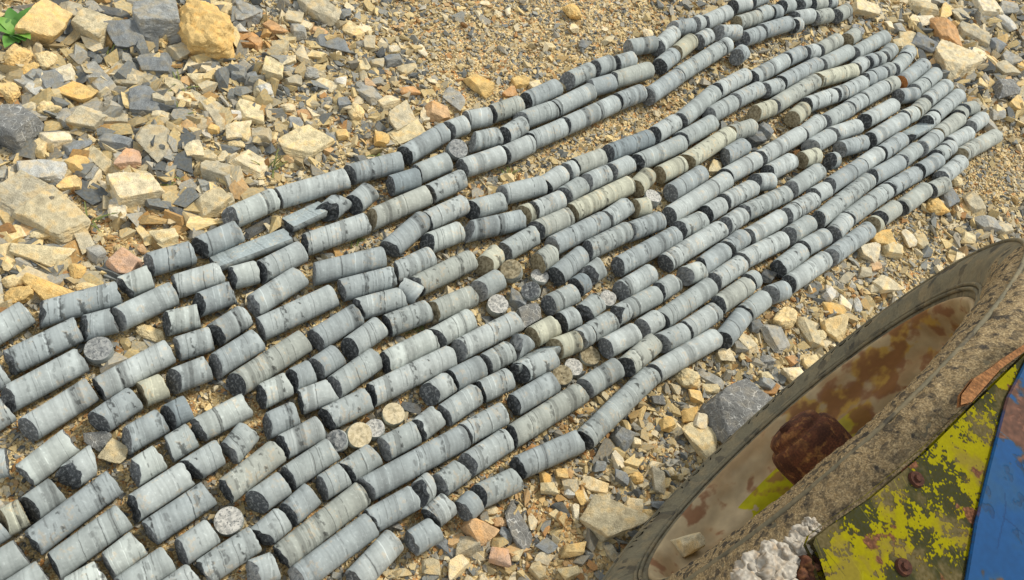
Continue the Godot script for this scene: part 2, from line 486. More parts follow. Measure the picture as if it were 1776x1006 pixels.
	[872, -2934, 132, 66, 20, -72, "t", "s", "past the rows at far right", 1, 1],
	[929, -2955, 89, 76, 37, -15, "g", "b", "past the rows at far right", 1, 3],
	[1040, -2938, 155, 142, 71, -42, "c", "b", "past the rows at far right", 2, 3],
	[1026, -2866, 116, 58, 15, 8, "k", "s", "past the rows at far right", 1, 1],
	[1120, -3178, 130, 82, 39, 0, "t", "b", "past the rows at far right", 2, 2],
	[1258, -3366, 100, 72, 34, -49, "w", "b", "past the rows at far right", 1, 1],
	[1164, -3395, 111, 83, 40, 28, "c", "b", "past the rows at far right", 3, 3],
	[1054, -3260, 68, 64, 33, 40, "t", "b", "past the rows at far right", 3, 6],
	[1145, -3063, 68, 70, 34, -43, "c", "b", "past the rows at far right", 5, 5],
	[1202, -3071, 53, 51, 25, -25, "y", "b", "past the rows at far right", 3, 6],
	[1258, -3058, 82, 68, 36, 38, "t", "b", "past the rows at far right", 6, 6],
	[1273, -3137, 64, 72, 35, -45, "g", "b", "past the rows at far right", 6, 6],
	[1173, -2911, 45, 41, 20, 3, "y", "b", "past the rows at far right", 2, 6],
	[1265, -2938, 110, 79, 43, 37, "g", "b", "past the rows at far right", 2, 3],
	[1309, -2881, 69, 60, 33, 37, "y", "b", "past the rows at far right", 5, 6],
	[1211, -3184, 67, 74, 35, -26, "g", "b", "past the rows at far right", 4, 6],
	[1254, -3472, 86, 79, 37, 13, "g", "b", "past the rows at far right", 3, 3],
	[1322, -3140, 52, 46, 23, -60, "y", "b", "past the rows at far right", 6, 6],
	[792, -2976, 39, 38, 20, 39, "c", "b", "past the rows at far right", 1, 1],
	[875, -3081, 45, 46, 23, 12, "c", "b", "past the rows at far right", 2, 5],
	[825, -2984, 36, 42, 22, 39, "g", "b", "past the rows at far right", 1, 1],
	[836, -2894, 53, 40, 22, 39, "t", "b", "past the rows at far right", 1, 6],
	[1194, -2855, 66, 38, 10, 26, "c", "s", "past the rows at far right", 1, 1],
	[1243, -2774, 64, 45, 25, 36, "g", "b", "past the rows at far right", 5, 6],
	[1247, -2801, 45, 50, 25, 11, "y", "b", "past the rows at far right", 4, 6],
	[1180, -2786, 72, 58, 15, -5, "t", "s", "past the rows at far right", 1, 1],
	[473, -1156, 57, 47, 35, 29, "c", "r", "between rows and wheel", 1, 1],
	[505, -1124, 41, 31, 21, 19, "y", "b", "between rows and wheel", 8, 8],
	[505, -1067, 38, 34, 24, 29, "y", "b", "between rows and wheel", 7, 8],
	[534, -1065, 43, 46, 31, -3, "c", "b", "between rows and wheel", 3, 9],
	[611, -1128, 166, 110, 83, 50, "v", "b", "between rows and wheel", 1, 1],
	[552, -1019, 101, 80, 28, -9, "c", "s", "between rows and wheel", 1, 1],
	[372, -928, 47, 51, 35, -3, "g", "b", "between rows and wheel", 1, 4],
	[407, -939, 26, 25, 18, 28, "c", "b", "between rows and wheel", 7, 11],
	[462, -1017, 35, 32, 23, 28, "y", "b", "between rows and wheel", 6, 8],
	[380, -877, 38, 26, 18, -32, "c", "b", "between rows and wheel", 5, 11],
	[434, -859, 28, 26, 20, 27, "y", "r", "between rows and wheel", 1, 1],
	[483, -873, 62, 33, 23, -67, "t", "b", "between rows and wheel", 2, 3],
	[503, -912, 22, 20, 15, 27, "c", "r", "between rows and wheel", 2, 3],
	[352, -799, 58, 29, 11, 12, "c", "s", "between rows and wheel", 1, 2],
	[275, -785, 27, 23, 17, 27, "y", "b", "between rows and wheel", 2, 8],
	[260, -743, 36, 30, 21, 17, "c", "b", "between rows and wheel", 3, 11],
	[331, -756, 35, 19, 13, -48, "y", "b", "between rows and wheel", 3, 8],
	[304, -709, 41, 24, 17, -30, "k", "b", "between rows and wheel", 1, 1],
	[335, -721, 37, 17, 12, -59, "c", "b", "between rows and wheel", 4, 11],
	[409, -735, 110, 87, 61, -12, "t", "b", "between rows and wheel", 1, 2],
	[446, -795, 38, 35, 25, 7, "c", "b", "between rows and wheel", 6, 11],
	[479, -791, 35, 28, 20, 12, "y", "b", "between rows and wheel", 5, 8],
	[233, -632, 107, 42, 16, -41, "v", "s", "between rows and wheel", 1, 1],
	[220, -564, 43, 40, 30, 7, "p", "b", "between rows and wheel", 1, 1],
	[252, -580, 23, 22, 17, 26, "c", "b", "between rows and wheel", 1, 11],
	[305, -600, 38, 21, 16, 12, "c", "b", "between rows and wheel", 2, 11],
	[305, -572, 39, 28, 20, -24, "t", "b", "between rows and wheel", 1, 2],
	[356, -644, 52, 27, 21, 31, "y", "b", "between rows and wheel", 1, 4],
	[364, -595, 44, 26, 20, 39, "c", "b", "between rows and wheel", 2, 9],
	[301, -625, 35, 29, 21, -13, "g", "b", "between rows and wheel", 1, 8],
	[216, -609, 37, 23, 9, -13, "g", "s", "between rows and wheel", 1, 1],
	[193, -626, 30, 18, 14, 27, "o", "r", "between rows and wheel", 1, 1],
	[348, -842, 30, 25, 19, 28, "g", "b", "between rows and wheel", 2, 8],
	[400, -843, 38, 28, 20, 7, "g", "b", "between rows and wheel", 3, 8],
	[495, -824, 30, 22, 16, 17, "g", "b", "between rows and wheel", 4, 8],
	[245, -760, 31, 22, 16, -58, "y", "b", "between rows and wheel", 1, 8],
	[307, -754, 23, 19, 14, 7, "w", "b", "between rows and wheel", 1, 1],
	[398, -1014, 34, 22, 17, 80, "y", "b", "between rows and wheel", 4, 8],
	[422, -1065, 33, 24, 17, 29, "g", "b", "between rows and wheel", 5, 8],
	[536, -1163, 40, 25, 18, 29, "c", "b", "between rows and wheel", 9, 11],
	[509, -854, 31, 19, 14, 27, "c", "b", "between rows and wheel", 8, 11],
	[435, -679, 49, 22, 8, -25, "t", "s", "between rows and wheel", 2, 3],
	[162, -593, 61, 59, 43, -13, "o", "b", "between rows and wheel", 1, 1],
	[155, -548, 48, 40, 30, 26, "t", "b", "between rows and wheel", 1, 3],
	[119, -529, 43, 25, 10, -23, "g", "s", "between rows and wheel", 1, 3],
	[148, -502, 50, 33, 25, 59, "c", "b", "between rows and wheel", 1, 9],
	[105, -483, 41, 30, 12, 6, "t", "s", "between rows and wheel", 1, 1],
	[50, -443, 53, 18, 7, 40, "t", "s", "between rows and wheel", 1, 3],
	[8, -523, 28, 15, 11, -3, "g", "b", "among the cores", 1, 2],
	[165, -640, 36, 19, 15, 27, "c", "r", "between rows and wheel", 1, 3],
	[673, -1468, 81, 48, 39, 63, "y", "r", "between rows and wheel", 1, 1],
	[659, -1397, 78, 68, 23, -51, "g", "s", "between rows and wheel", 3, 3],
	[743, -1466, 94, 43, 27, -52, "t", "b", "between rows and wheel", 2, 2],
	[804, -1517, 66, 68, 43, 9, "y", "b", "between rows and wheel", 3, 4],
	[779, -1477, 32, 30, 22, 30, "c", "r", "between rows and wheel", 3, 3],
	[592, -1338, 53, 42, 26, -17, "c", "b", "between rows and wheel", 5, 9],
	[581, -1323, 41, 33, 23, 30, "g", "b", "between rows and wheel", 6, 8],
	[604, -1404, 36, 32, 21, 31, "g", "b", "between rows and wheel", 7, 8],
	[778, -1625, 50, 34, 24, 83, "w", "b", "between rows and wheel", 1, 1],
	[864, -1638, 42, 25, 17, -71, "w", "r", "between rows and wheel", 1, 1],
	[829, -1624, 44, 40, 13, 9, "c", "s", "between rows and wheel", 2, 2],
	[799, -1580, 62, 32, 20, 21, "y", "b", "between rows and wheel", 4, 4],
	[528, -1190, 71, 32, 11, -13, "g", "s", "between rows and wheel", 2, 3],
	[766, -1378, 45, 38, 25, 30, "y", "b", "between rows and wheel", 2, 4],
	[728, -1313, 65, 39, 28, 43, "c", "b", "between rows and wheel", 6, 9],
	[670, -1257, 39, 33, 21, -3, "g", "b", "between rows and wheel", 8, 8],
	[865, -1841, 63, 58, 34, 9, "c", "b", "between rows and wheel", 7, 9],
	[936, -1902, 68, 57, 34, 22, "c", "b", "between rows and wheel", 9, 9],
	[892, -1915, 75, 52, 33, 33, "y", "b", "past the rows at far right", 1, 6],
	[933, -1745, 61, 60, 35, -35, "c", "b", "between rows and wheel", 8, 9],
	[895, -1804, 33, 30, 19, 32, "p", "b", "between rows and wheel", 1, 1],
	[983, -1976, 60, 34, 20, -54, "c", "b", "past the rows at far right", 1, 5],
	[867, -1763, 41, 35, 21, 21, "t", "b", "between rows and wheel", 2, 2],
	[907, -1726, 41, 27, 17, 31, "c", "b", "between rows and wheel", 11, 11],
	[653, -1321, 42, 24, 15, 20, "g", "b", "between rows and wheel", 4, 4],
	[546, -1275, 45, 34, 23, 30, "c", "b", "between rows and wheel", 4, 9],
	[718, -1358, 28, 28, 17, -45, "o", "b", "between rows and wheel", 1, 1],
	[661, -1277, 30, 25, 17, 29, "c", "b", "between rows and wheel", 10, 11],
	[818, -1714, 66, 23, 9, 63, "t", "s", "between rows and wheel", 3, 3],
	[1170, -2098, 47, 45, 25, 10, "c", "b", "past the rows at far right", 4, 5],
	[1021, -1993, 49, 41, 23, -37, "t", "b", "past the rows at far right", 2, 6],
	[-913, -694, 113, 55, 37, 17, "c", "b", "in the upper left rubble", 1, 2],
	[-851, -857, 37, 42, 27, 33, "c", "b", "in the upper left rubble", 3, 6],
	[-765, -756, 59, 53, 37, 7, "p", "b", "in the upper left rubble", 1, 2],
	[-828, -693, 31, 32, 23, 32, "y", "r", "in the upper left rubble", 3, 5],
	[-786, -675, 51, 25, 18, 25, "y", "r", "in the upper left rubble", 8, 8],
	[-850, -632, 96, 50, 37, -5, "y", "b", "in the upper left rubble", 2, 2],
	[-884, -593, 54, 42, 30, 45, "y", "r", "in the upper left rubble", 3, 8],
	[-914, -613, 42, 31, 22, 32, "y", "r", "in the upper left rubble", 1, 8],
	[-963, -652, 71, 29, 24, -43, "y", "b", "in the upper left rubble", 1, 5],
	[-731, -854, 51, 44, 29, 52, "c", "b", "in the upper left rubble", 3, 3],
	[-826, -750, 44, 32, 24, -30, "g", "b", "in the upper left rubble", 3, 6],
	[-873, -770, 81, 35, 14, -30, "t", "s", "in the upper left rubble", 1, 3],
	[-945, -732, 40, 23, 16, 40, "c", "r", "in the upper left rubble", 1, 1],
	[-921, -648, 39, 27, 18, 32, "t", "b", "in the upper left rubble", 1, 3],
	[-983, -705, 36, 24, 16, 54, "c", "b", "in the upper left rubble", 1, 6],
	[-757, -808, 22, 16, 13, -31, "o", "r", "in the upper left rubble", 1, 1],
	[-779, -846, 49, 20, 8, -27, "c", "s", "in the upper left rubble", 1, 2],
	[-718, -887, 25, 11, 8, -48, "y", "b", "in the upper left rubble", 1, 1],
	[-747, -902, 22, 21, 14, 33, "t", "b", "in the upper left rubble", 2, 3],
	[-572, -409, 51, 35, 26, 6, "g", "b", "among the cores", 1, 3],
	[-530, -400, 50, 42, 32, -2, "t", "b", "among the cores", 1, 1],
	[63, -1107, 67, 57, 41, 51, "g", "b", "among the cores", 3, 3],
	[21, -1134, 46, 40, 27, -3, "g", "b", "among the cores", 2, 3],
	[359, -1859, 49, 49, 30, 23, "t", "b", "between rows and wheel", 3, 3],
	[440, -2045, 44, 57, 31, -47, "k", "b", "between rows and wheel", 1, 1],
	[473, -2119, 52, 56, 32, -4, "g", "b", "between rows and wheel", 3, 4],
	[456, -2073, 46, 43, 26, 35, "g", "b", "between rows and wheel", 2, 4],
	[-584, -994, 81, 26, 9, 66, "k", "s", "above the middle rows", 1, 1],
	[595, -1571, 40, 45, 28, -4, "k", "b", "among the cores", 1, 1],
	[-436, -621, 48, 9, 3, -11, "g", "s", "among the cores", 1, 1],
	[-622, -646, 58, 27, 20, 7, "c", "r", "among the cores", 1, 1],
	[-143, -1879, 34, 46, 22, -52, "t", "b", "on the upper sandy patch", 1, 1],
	[1211, -2693, 62, 58, 30, 11, "g", "b", "past the rows at far right", 3, 6],
	[1094, -2236, 75, 63, 35, -54, "g", "b", "past the rows at far right", 1, 6],
	[1053, -2163, 66, 60, 37, 23, "y", "r", "past the rows at far right", 1, 1],
	[1116, -2330, 43, 37, 23, 34, "c", "r", "past the rows at far right", 1, 1],
	[1225, -2196, 52, 78, 38, -54, "g", "b", "past the rows at far right", 2, 6],
	[1291, -2224, 80, 41, 27, 45, "t", "b", "past the rows at far right", 5, 6],
	[1178, -2267, 72, 61, 33, -39, "t", "b", "past the rows at far right", 4, 6],
	[0, -946, 13, 13, 9, 30, "g", "b", "among the cores", 2, 2],
	[-78, -762, 42, 25, 18, 18, "k", "b", "among the cores", 1, 1],
]

var cam_right: Vector3
var cam_up: Vector3
var cam_fwd: Vector3
var rng := RandomNumberGenerator.new()
var noise := FastNoiseLite.new()
var used := {}
var M := {}
var ico := {}

# ---------------------------------------------------------------- helpers
func numbered(called: String) -> String:
	var n: int = used.get(called, 0)
	used[called] = n + 1
	return called if n == 0 else "%s_%03d" % [called, n]

func tag(o: Node, label: String, category: String, group := "", kind := "") -> void:
	if label: o.set_meta("label", label)
	if category: o.set_meta("category", category)
	if group: o.set_meta("group", group)
	if kind: o.set_meta("kind", kind)

func put(mesh: Mesh, called: String, mat: Material, parent: Node = self) -> MeshInstance3D:
	var o := MeshInstance3D.new()
	o.mesh = mesh
	o.material_override = mat
	o.name = numbered(called) if parent == self else called
	parent.add_child(o, true)
	return o

func base(called: String, at: Vector3) -> Node3D:
	var o := Node3D.new()
	o.name = numbered(called)
	add_child(o)
	o.position = at
	return o

func ground_point(x: float, y: float, h := 0.0) -> Vector3:
	var q := cam_right * ((x - 888.0) / FOCAL) - cam_up * ((y - 503.0) / FOCAL) + cam_fwd
	return Vector3(0, CAM_H, 0) + q * ((h - CAM_H) / q.y)

func where(p: Vector3) -> Vector2:
	var q := p - Vector3(0, CAM_H, 0)
	var z := q.dot(cam_fwd)
	return Vector2(888.0 + FOCAL * q.dot(cam_right) / z, 503.0 - FOCAL * q.dot(cam_up) / z)

func ordinal(n: int) -> String:
	var ones := ["", "first", "second", "third", "fourth", "fifth", "sixth", "seventh", "eighth", "ninth", "tenth", "eleventh", "twelfth", "thirteenth", "fourteenth", "fifteenth", "sixteenth", "seventeenth", "eighteenth", "nineteenth"]
	if n < 20: return ones[n]
	var tens := ["", "", "twent", "thirt", "fort", "fift"]
	return tens[n / 10] + "ieth" if n % 10 == 0 else tens[n / 10] + "y-" + ones[n % 10]

func grid_mesh(pts: Array, nu: int, nv: int, uvs: Array = [], flat := false) -> ArrayMesh:
	# pts: (nv + 1) rows of (nu + 1) points
	var st := SurfaceTool.new()
	st.begin(Mesh.PRIMITIVE_TRIANGLES)
	st.set_smooth_group(-1 if flat else 0)
	for i in pts.size():
		if uvs.size() > 0: st.set_uv(uvs[i])
		st.add_vertex(pts[i])
	for v in nv:
		for u in nu:
			var a := v * (nu + 1) + u
			var b := a + nu + 1
			st.add_index(a); st.add_index(b); st.add_index(a + 1)
			st.add_index(a + 1); st.add_index(b); st.add_index(b + 1)
	st.generate_normals()
	return st.commit()

# ---------------------------------------------------------------- textures
func noise_image(seed_: int, freq: float, octaves: int, w := 512, h := 512, kind := FastNoiseLite.TYPE_SIMPLEX_SMOOTH) -> PackedByteArray:
	var n := FastNoiseLite.new()
	n.seed = seed_
	n.noise_type = kind
	n.frequency = freq
	n.fractal_type = FastNoiseLite.FRACTAL_FBM
	n.fractal_octaves = octaves
	var im := n.get_seamless_image(w, h)
	im.convert(Image.FORMAT_L8)
	return im.get_data()

func tex_of(data: PackedByteArray, w: int, h: int) -> ImageTexture:
	var im := Image.create_from_data(w, h, false, Image.FORMAT_RGB8, data)
	im.generate_mipmaps()
	return ImageTexture.create_from_image(im)

func normal_of(g: PackedByteArray, w: int, h: int, strength: float) -> ImageTexture:
	var im := Image.create_from_data(w, h, false, Image.FORMAT_L8, g)
	im.convert(Image.FORMAT_RGBA8)
	im.bump_map_to_normal_map(strength)
	im.generate_mipmaps()
	return ImageTexture.create_from_image(im)

func rock_texture(seed_: int, veins: float, strata: float, stain: float) -> Array:
	var w := 512
	var a := noise_image(seed_, 0.012, 5)
	var b := noise_image(seed_ + 1, 0.09, 3)
	var c := noise_image(seed_ + 2, 0.007, 6)
	var d := noise_image(seed_ + 3, 0.009, 2)
	var out := PackedByteArray()
	out.resize(w * w * 3)
	var bump := PackedByteArray()
	bump.resize(w * w)
	for i in w * w:
		var y := i / w
		var fa := a[i] / 255.0
		var fb := b[i] / 255.0
		var fc := c[i] / 255.0
		var fd := d[i] / 255.0
		var v := 0.66 + 0.24 * fa + 0.22 * fc + 0.34 * (fb - 0.5)
		if strata > 0.0:
			v += strata * (0.5 * sin(float(y) * TAU / 64.0 + fc * 14.0) + 0.5 * sin(float(y) * TAU / 19.7 + fa * 9.0))
		if veins > 0.3: v *= 0.66
		if veins > 0.0:
			var q := absf(fd - 0.5)
			if q < 0.03: v += veins * (1.0 - q / 0.03)
			var q2 := absf(fa - 0.44)
			if q2 < 0.012: v += veins * 0.6 * (1.0 - q2 / 0.012)
		if fb > 0.70: v -= 0.5 * (fb - 0.70)
		var s := clampf((fc - 0.47) * 3.6, 0.0, 1.0) * stain
		v = clampf(v, 0.15, 1.0)
		out[i * 3] = int(255 * clampf(v * (1.0 + 0.02 * s), 0, 1))
		out[i * 3 + 1] = int(255 * clampf(v * (1.0 - 0.13 * s), 0, 1))
		out[i * 3 + 2] = int(255 * clampf(v * (1.0 - 0.36 * s), 0, 1))
		bump[i] = int(255 * clampf(0.5 * fa + 0.5 * fb, 0, 1))
	return [tex_of(out, w, w), normal_of(bump, w, w, 8.0)]

func core_texture(seed_: int, blotch: float, rings: float) -> ImageTexture:
	# u runs round the core (about 0.16 m), v along it (0.5 m)
	var w := 256
	var h := 1024
	var r := RandomNumberGenerator.new()
	r.seed = seed_
	var fine := noise_image(seed_ + 5, 0.05, 4, w, h)
	var coarse := noise_image(seed_ + 6, 0.010, 4, w, h)
	var mid := noise_image(seed_ + 7, 0.028, 3, w, h)
	var row := PackedFloat32Array(); row.resize(h)
	var line := PackedFloat32Array(); line.resize(h)
	var stainy := PackedFloat32Array(); stainy.resize(h)
	var slow := FastNoiseLite.new(); slow.seed = seed_; slow.frequency = 0.012
	var quick := FastNoiseLite.new(); quick.seed = seed_ + 9; quick.frequency = 0.07
	for y in h:
		row[y] = 0.10 * slow.get_noise_1d(y) + 0.05 * quick.get_noise_1d(y)
		stainy[y] = clampf(slow.get_noise_1d(y * 1.7 + 4000.0) * 2.4 - 0.25, 0, 1)
	for k in int(24 * rings):                                    # thin bedding lines, dark or pale
		var at := r.randi_range(0, h - 1)
		var tone := -r.randf_range(0.08, 0.36) if r.randf() < 0.5 else r.randf_range(0.06, 0.18)
		var half := r.randi_range(1, 3)
		for q in range(-half, half + 1):
			line[(at + q + h) % h] += tone * (1.0 - absf(q) / (half + 1.0))
	for k in 7:                                                  # broad bands of darker or paler rock
		var at := r.randi_range(0, h - 1)
		var tone := -r.randf_range(0.06, 0.28) if r.randf() < 0.65 else r.randf_range(0.04, 0.12)
		var half := r.randi_range(8, 34)
		for q in range(-half, half + 1): row[(at + q + h) % h] += tone * (1.0 - smoothstep(0.6, 1.0, absf(q) / half)) * (0.7 + 0.5 * quick.get_noise_1d(q * 3.0 + k * 50.0))
	var out := PackedByteArray(); out.resize(w * h * 3)
	var tilt := r.randf_range(4.0, 16.0)
	for y in h:
		for x in w:
			var i := y * w + x
			var ph := TAU * x / w
			var ff := fine[i] / 255.0
			var fc := coarse[i] / 255.0
			var fm := mid[i] / 255.0
			var yy := (y + int(tilt * sin(ph) + 10.0 * (fc - 0.5)) + h) % h
			var v := 0.82 + row[yy] + 0.05 * (ff - 0.5) + 0.10 * (fc - 0.5)
			v += line[yy] * smoothstep(0.36, 0.6, fm + 0.12)
			var dk := stainy[yy] * smoothstep(0.48, 0.66, fm + 0.25 * (ff - 0.5)) * blotch
			v *= 1.0 - 0.55 * dk
			if ff > 0.70: v += 0.12 * (ff - 0.70) / 0.3
			var sp := smoothstep(0.66, 0.74, fc) * smoothstep(0.45, 0.6, ff)
			v = clampf(v, 0.08, 1.0)
			out[i * 3] = int(255 * v * (0.965 + 0.035 * sp))
			out[i * 3 + 1] = int(255 * v * (1.0 - 0.02 * sp))
			out[i * 3 + 2] = int(255 * clampf(v * (0.995 - 0.07 * sp), 0, 1))
	return tex_of(out, w, h)

func mix_texture(seed_: int, w: int, layers: Array, base_col: Color, grain := 0.12) -> Array:
	# layers: [colour, frequency, octaves, threshold, softness, stretch] painted one over another
	var out := PackedByteArray(); out.resize(w * w * 3)
	var g := noise_image(seed_, 0.11, 3, w, w)
	var ims := []
	for k in layers.size():
		ims.append(noise_image(seed_ + 20 + k, layers[k][1], layers[k][2], w, w))
	var bump := PackedByteArray(); bump.resize(w * w)
	for y in w:
		for x in w:
			var i := y * w + x
			var c := base_col
			var e := 0.5
			for k in layers.size():
				var st: int = layers[k][5]
				var j := ((y * st) % w) * w + x
				var d: PackedByteArray = ims[k]
				var t := smoothstep(layers[k][3] - layers[k][4], layers[k][3] + layers[k][4], d[j] / 255.0)
				c = c.lerp(layers[k][0], t)
				e += 0.14 * t
			var f := 1.0 + grain * 2.0 * (g[i] / 255.0 - 0.5)
			out[i * 3] = int(255 * clampf(c.r * f, 0, 1))
			out[i * 3 + 1] = int(255 * clampf(c.g * f, 0, 1))
			out[i * 3 + 2] = int(255 * clampf(c.b * f, 0, 1))
			bump[i] = int(255 * clampf(e * 0.6 + g[i] / 255.0 * 0.4, 0, 1))
	return [tex_of(out, w, w), normal_of(bump, w, w, 3.0)]

func paint_texture(seed_: int, w: int, paint: Color, under_: Color, rusty: Color, chip: float, rust_at: float, dirt := 1.0) -> Array:
	# paint worn through in ragged areas with scratches, and a few rust patches
	var big := noise_image(seed_, 0.0055, 3, w, w)
	var mid := noise_image(seed_ + 1, 0.035, 4, w, w)
	var fine := noise_image(seed_ + 2, 0.12, 2, w, w)
	var rs := noise_image(seed_ + 3, 0.007, 5, w, w)
	var out := PackedByteArray(); out.resize(w * w * 3)
	var bump := PackedByteArray(); bump.resize(w * w)
	for y in w:
		for x in w:
			var i := y * w + x
			var sx := (x * 3 + y * 2) % w
			var sy := (y * 2 - x + w * 2) % w
			var scratch := mid[sy * w + (sx / 6)] / 255.0
			var e := 0.62 * (big[i] / 255.0 - 0.5) * 2.0 + 0.42 * (mid[i] / 255.0 - 0.5) * 2.0 + 0.30 * (fine[i] / 255.0 - 0.5) * 2.0 + 0.16 * (scratch - 0.5)
			var t := smoothstep(chip - 0.5 - 0.03, chip - 0.5 + 0.03, e - 0.06)
			var c := paint.lerp(under_, t * (0.75 + 0.25 * fine[i] / 255.0))
			c = c.lerp(rgb(108, 92, 62), dirt * (0.5 * smoothstep(0.5, 0.75, rs[(i + w * 97) % (w * w)] / 255.0 + 0.3 * (mid[i] / 255.0 - 0.5)) + 0.06))
			var edge := 1.0 - smoothstep(0.0, 0.09, absf(e - 0.06 - chip + 0.5))
			c = c.lerp(rusty * 0.8, 0.45 * edge * smoothstep(0.45, 0.6, rs[i] / 255.0))
			var r := smoothstep(rust_at - 0.02, rust_at + 0.02, rs[i] / 255.0 + 0.10 * (mid[i] / 255.0 - 0.5))
			c = c.lerp(rusty, r)
			var f := 1.0 + (0.10 + 0.4 * t + 0.4 * r) * (fine[i] / 255.0 - 0.5) + 0.14 * (big[i] / 255.0 - 0.5)
			out[i * 3] = int(255 * clampf(c.r * f, 0, 1))
			out[i * 3 + 1] = int(255 * clampf(c.g * f, 0, 1))
			out[i * 3 + 2] = int(255 * clampf(c.b * f, 0, 1))
			bump[i] = int(255 * clampf(0.8 - 0.4 * t + 0.15 * r + 0.25 * (t + r) * (fine[i] / 255.0 - 0.5), 0, 1))
	var q := RandomNumberGenerator.new()
	q.seed = seed_
	for k in 260:                                                # scratches, mostly one way
		var x := q.randf() * w
		var y := q.randf() * w
		var a := 0.9 + q.randfn(0, 0.35)
		var dark := q.randf() < 0.55
		var force := q.randf_range(0.25, 0.8)
		for s in q.randi_range(8, 70):
			var i := (int(y) % w) * w + int(x) % w
			var c := Color8(out[i * 3], out[i * 3 + 1], out[i * 3 + 2])
			c = c.lerp(under_ if dark else paint.lerp(Color(0.6, 0.58, 0.5), 0.3), force)
			out[i * 3] = int(255 * c.r); out[i * 3 + 1] = int(255 * c.g); out[i * 3 + 2] = int(255 * c.b)
			x += cos(a) + w; y += sin(a) + w
			x = fmod(x, w); y = fmod(y, w)
			a += q.randfn(0, 0.02)
	return [tex_of(out, w, w), normal_of(bump, w, w, 4.0)]

func rim_texture() -> ImageTexture:
	# u goes round the rim, v from its lip inward: dusty beige, remains of yellow paint, rust on one side
	var w := 1024
	var h := 256
	var n1 := noise_image(121, 0.012, 5, w, h)
	var n2 := noise_image(122, 0.03, 5, w, h)
	var n3 := noise_image(123, 0.008, 4, w, h)
	var out := PackedByteArray(); out.resize(w * h * 3)
	for y in h:
		for x in w:
			var i := y * w + x
			var deg := 360.0 * x / w
			var a := n1[i] / 255.0
			var b := n2[i] / 255.0
			var d := n3[i] / 255.0
			var c := rgb(168, 150, 118).lerp(rgb(150, 126, 92), smoothstep(0.4, 0.7, d))
			c = c.lerp(rgb(176, 140, 62), 0.8 * smoothstep(0.52, 0.62, a) * (1.0 - smoothstep(60.0, 110.0, absf(deg - 150.0))))
			var patch := 1.0 - absf(deg - 258.0) / 22.0 + 1.6 * (a - 0.5) + 0.7 * (b - 0.5)
			if y > 70 and y < 190: c = c.lerp(rgb(156, 150, 12), smoothstep(0.36, 0.42, patch))
			var patch2 := 1.0 - absf(deg - 215.0) / 12.0 + 1.6 * (a - 0.5) + 0.7 * (b - 0.5)
			if y > 80: c = c.lerp(rgb(160, 154, 30), 0.6 * smoothstep(0.3, 0.5, patch2))
			var rusty := smoothstep(0.56, 0.72, 0.5 * a + 0.5 * b + 0.10 * (1.0 - smoothstep(20.0, 90.0, absf(deg - 180.0))))
			c = c.lerp(rgb(112, 76, 52), 0.8 * rusty)
			var f := 1.0 + 0.22 * (b - 0.5)
			out[i * 3] = int(255 * clampf(c.r * f, 0, 1))
			out[i * 3 + 1] = int(255 * clampf(c.g * f, 0, 1))
			out[i * 3 + 2] = int(255 * clampf(c.b * f, 0, 1))
	return tex_of(out, w, h)

func mat(tex: Texture2D, nrm: Texture2D, tint: Color, rough: float, scale_: float, triplanar := true) -> StandardMaterial3D:
	var m := StandardMaterial3D.new()
	m.albedo_color = tint
	m.albedo_texture = tex
	if nrm:
		m.normal_enabled = true
		m.normal_texture = nrm
		m.normal_scale = 1.0
	m.roughness = rough
	m.metallic_specular = 0.35
	m.uv1_triplanar = triplanar
	m.uv1_scale = Vector3.ONE * scale_
	return m

func rgb(r: int, g: int, b: int) -> Color:
	return Color8(r, g, b)

# ---------------------------------------------------------------- rock shapes
func icosphere(level: int) -> Array:
	if ico.has(level): return ico[level]
	var t := (1.0 + sqrt(5.0)) / 2.0
	var v: Array[Vector3] = []
	for p in [[-1, t, 0], [1, t, 0], [-1, -t, 0], [1, -t, 0], [0, -1, t], [0, 1, t], [0, -1, -t], [0, 1, -t], [t, 0, -1], [t, 0, 1], [-t, 0, -1], [-t, 0, 1]]:
		v.append(Vector3(p[0], p[1], p[2]).normalized())
	var f: Array = [0,11,5, 0,5,1, 0,1,7, 0,7,10, 0,10,11, 1,5,9, 5,11,4, 11,10,2, 10,7,6, 7,1,8, 3,9,4, 3,4,2, 3,2,6, 3,6,8, 3,8,9, 4,9,5, 2,4,11, 6,2,10, 8,6,7, 9,8,1]
	for l in level:
		var mids := {}
		var nf: Array = []
		for k in range(0, f.size(), 3):
			var m: Array[int] = []
			for e in 3:
				var a: int = f[k + e]
				var b: int = f[k + (e + 1) % 3]
				var key := mini(a, b) * 100000 + maxi(a, b)
				if not mids.has(key):
					mids[key] = v.size()
					v.append(((v[a] + v[b]) * 0.5).normalized())
				m.append(mids[key])
			nf.append_array([f[k], m[0], m[2], f[k + 1], m[1], m[0], f[k + 2], m[2], m[1], m[0], m[1], m[2]])
		f = nf
	ico[level] = [v, f]
	return ico[level]

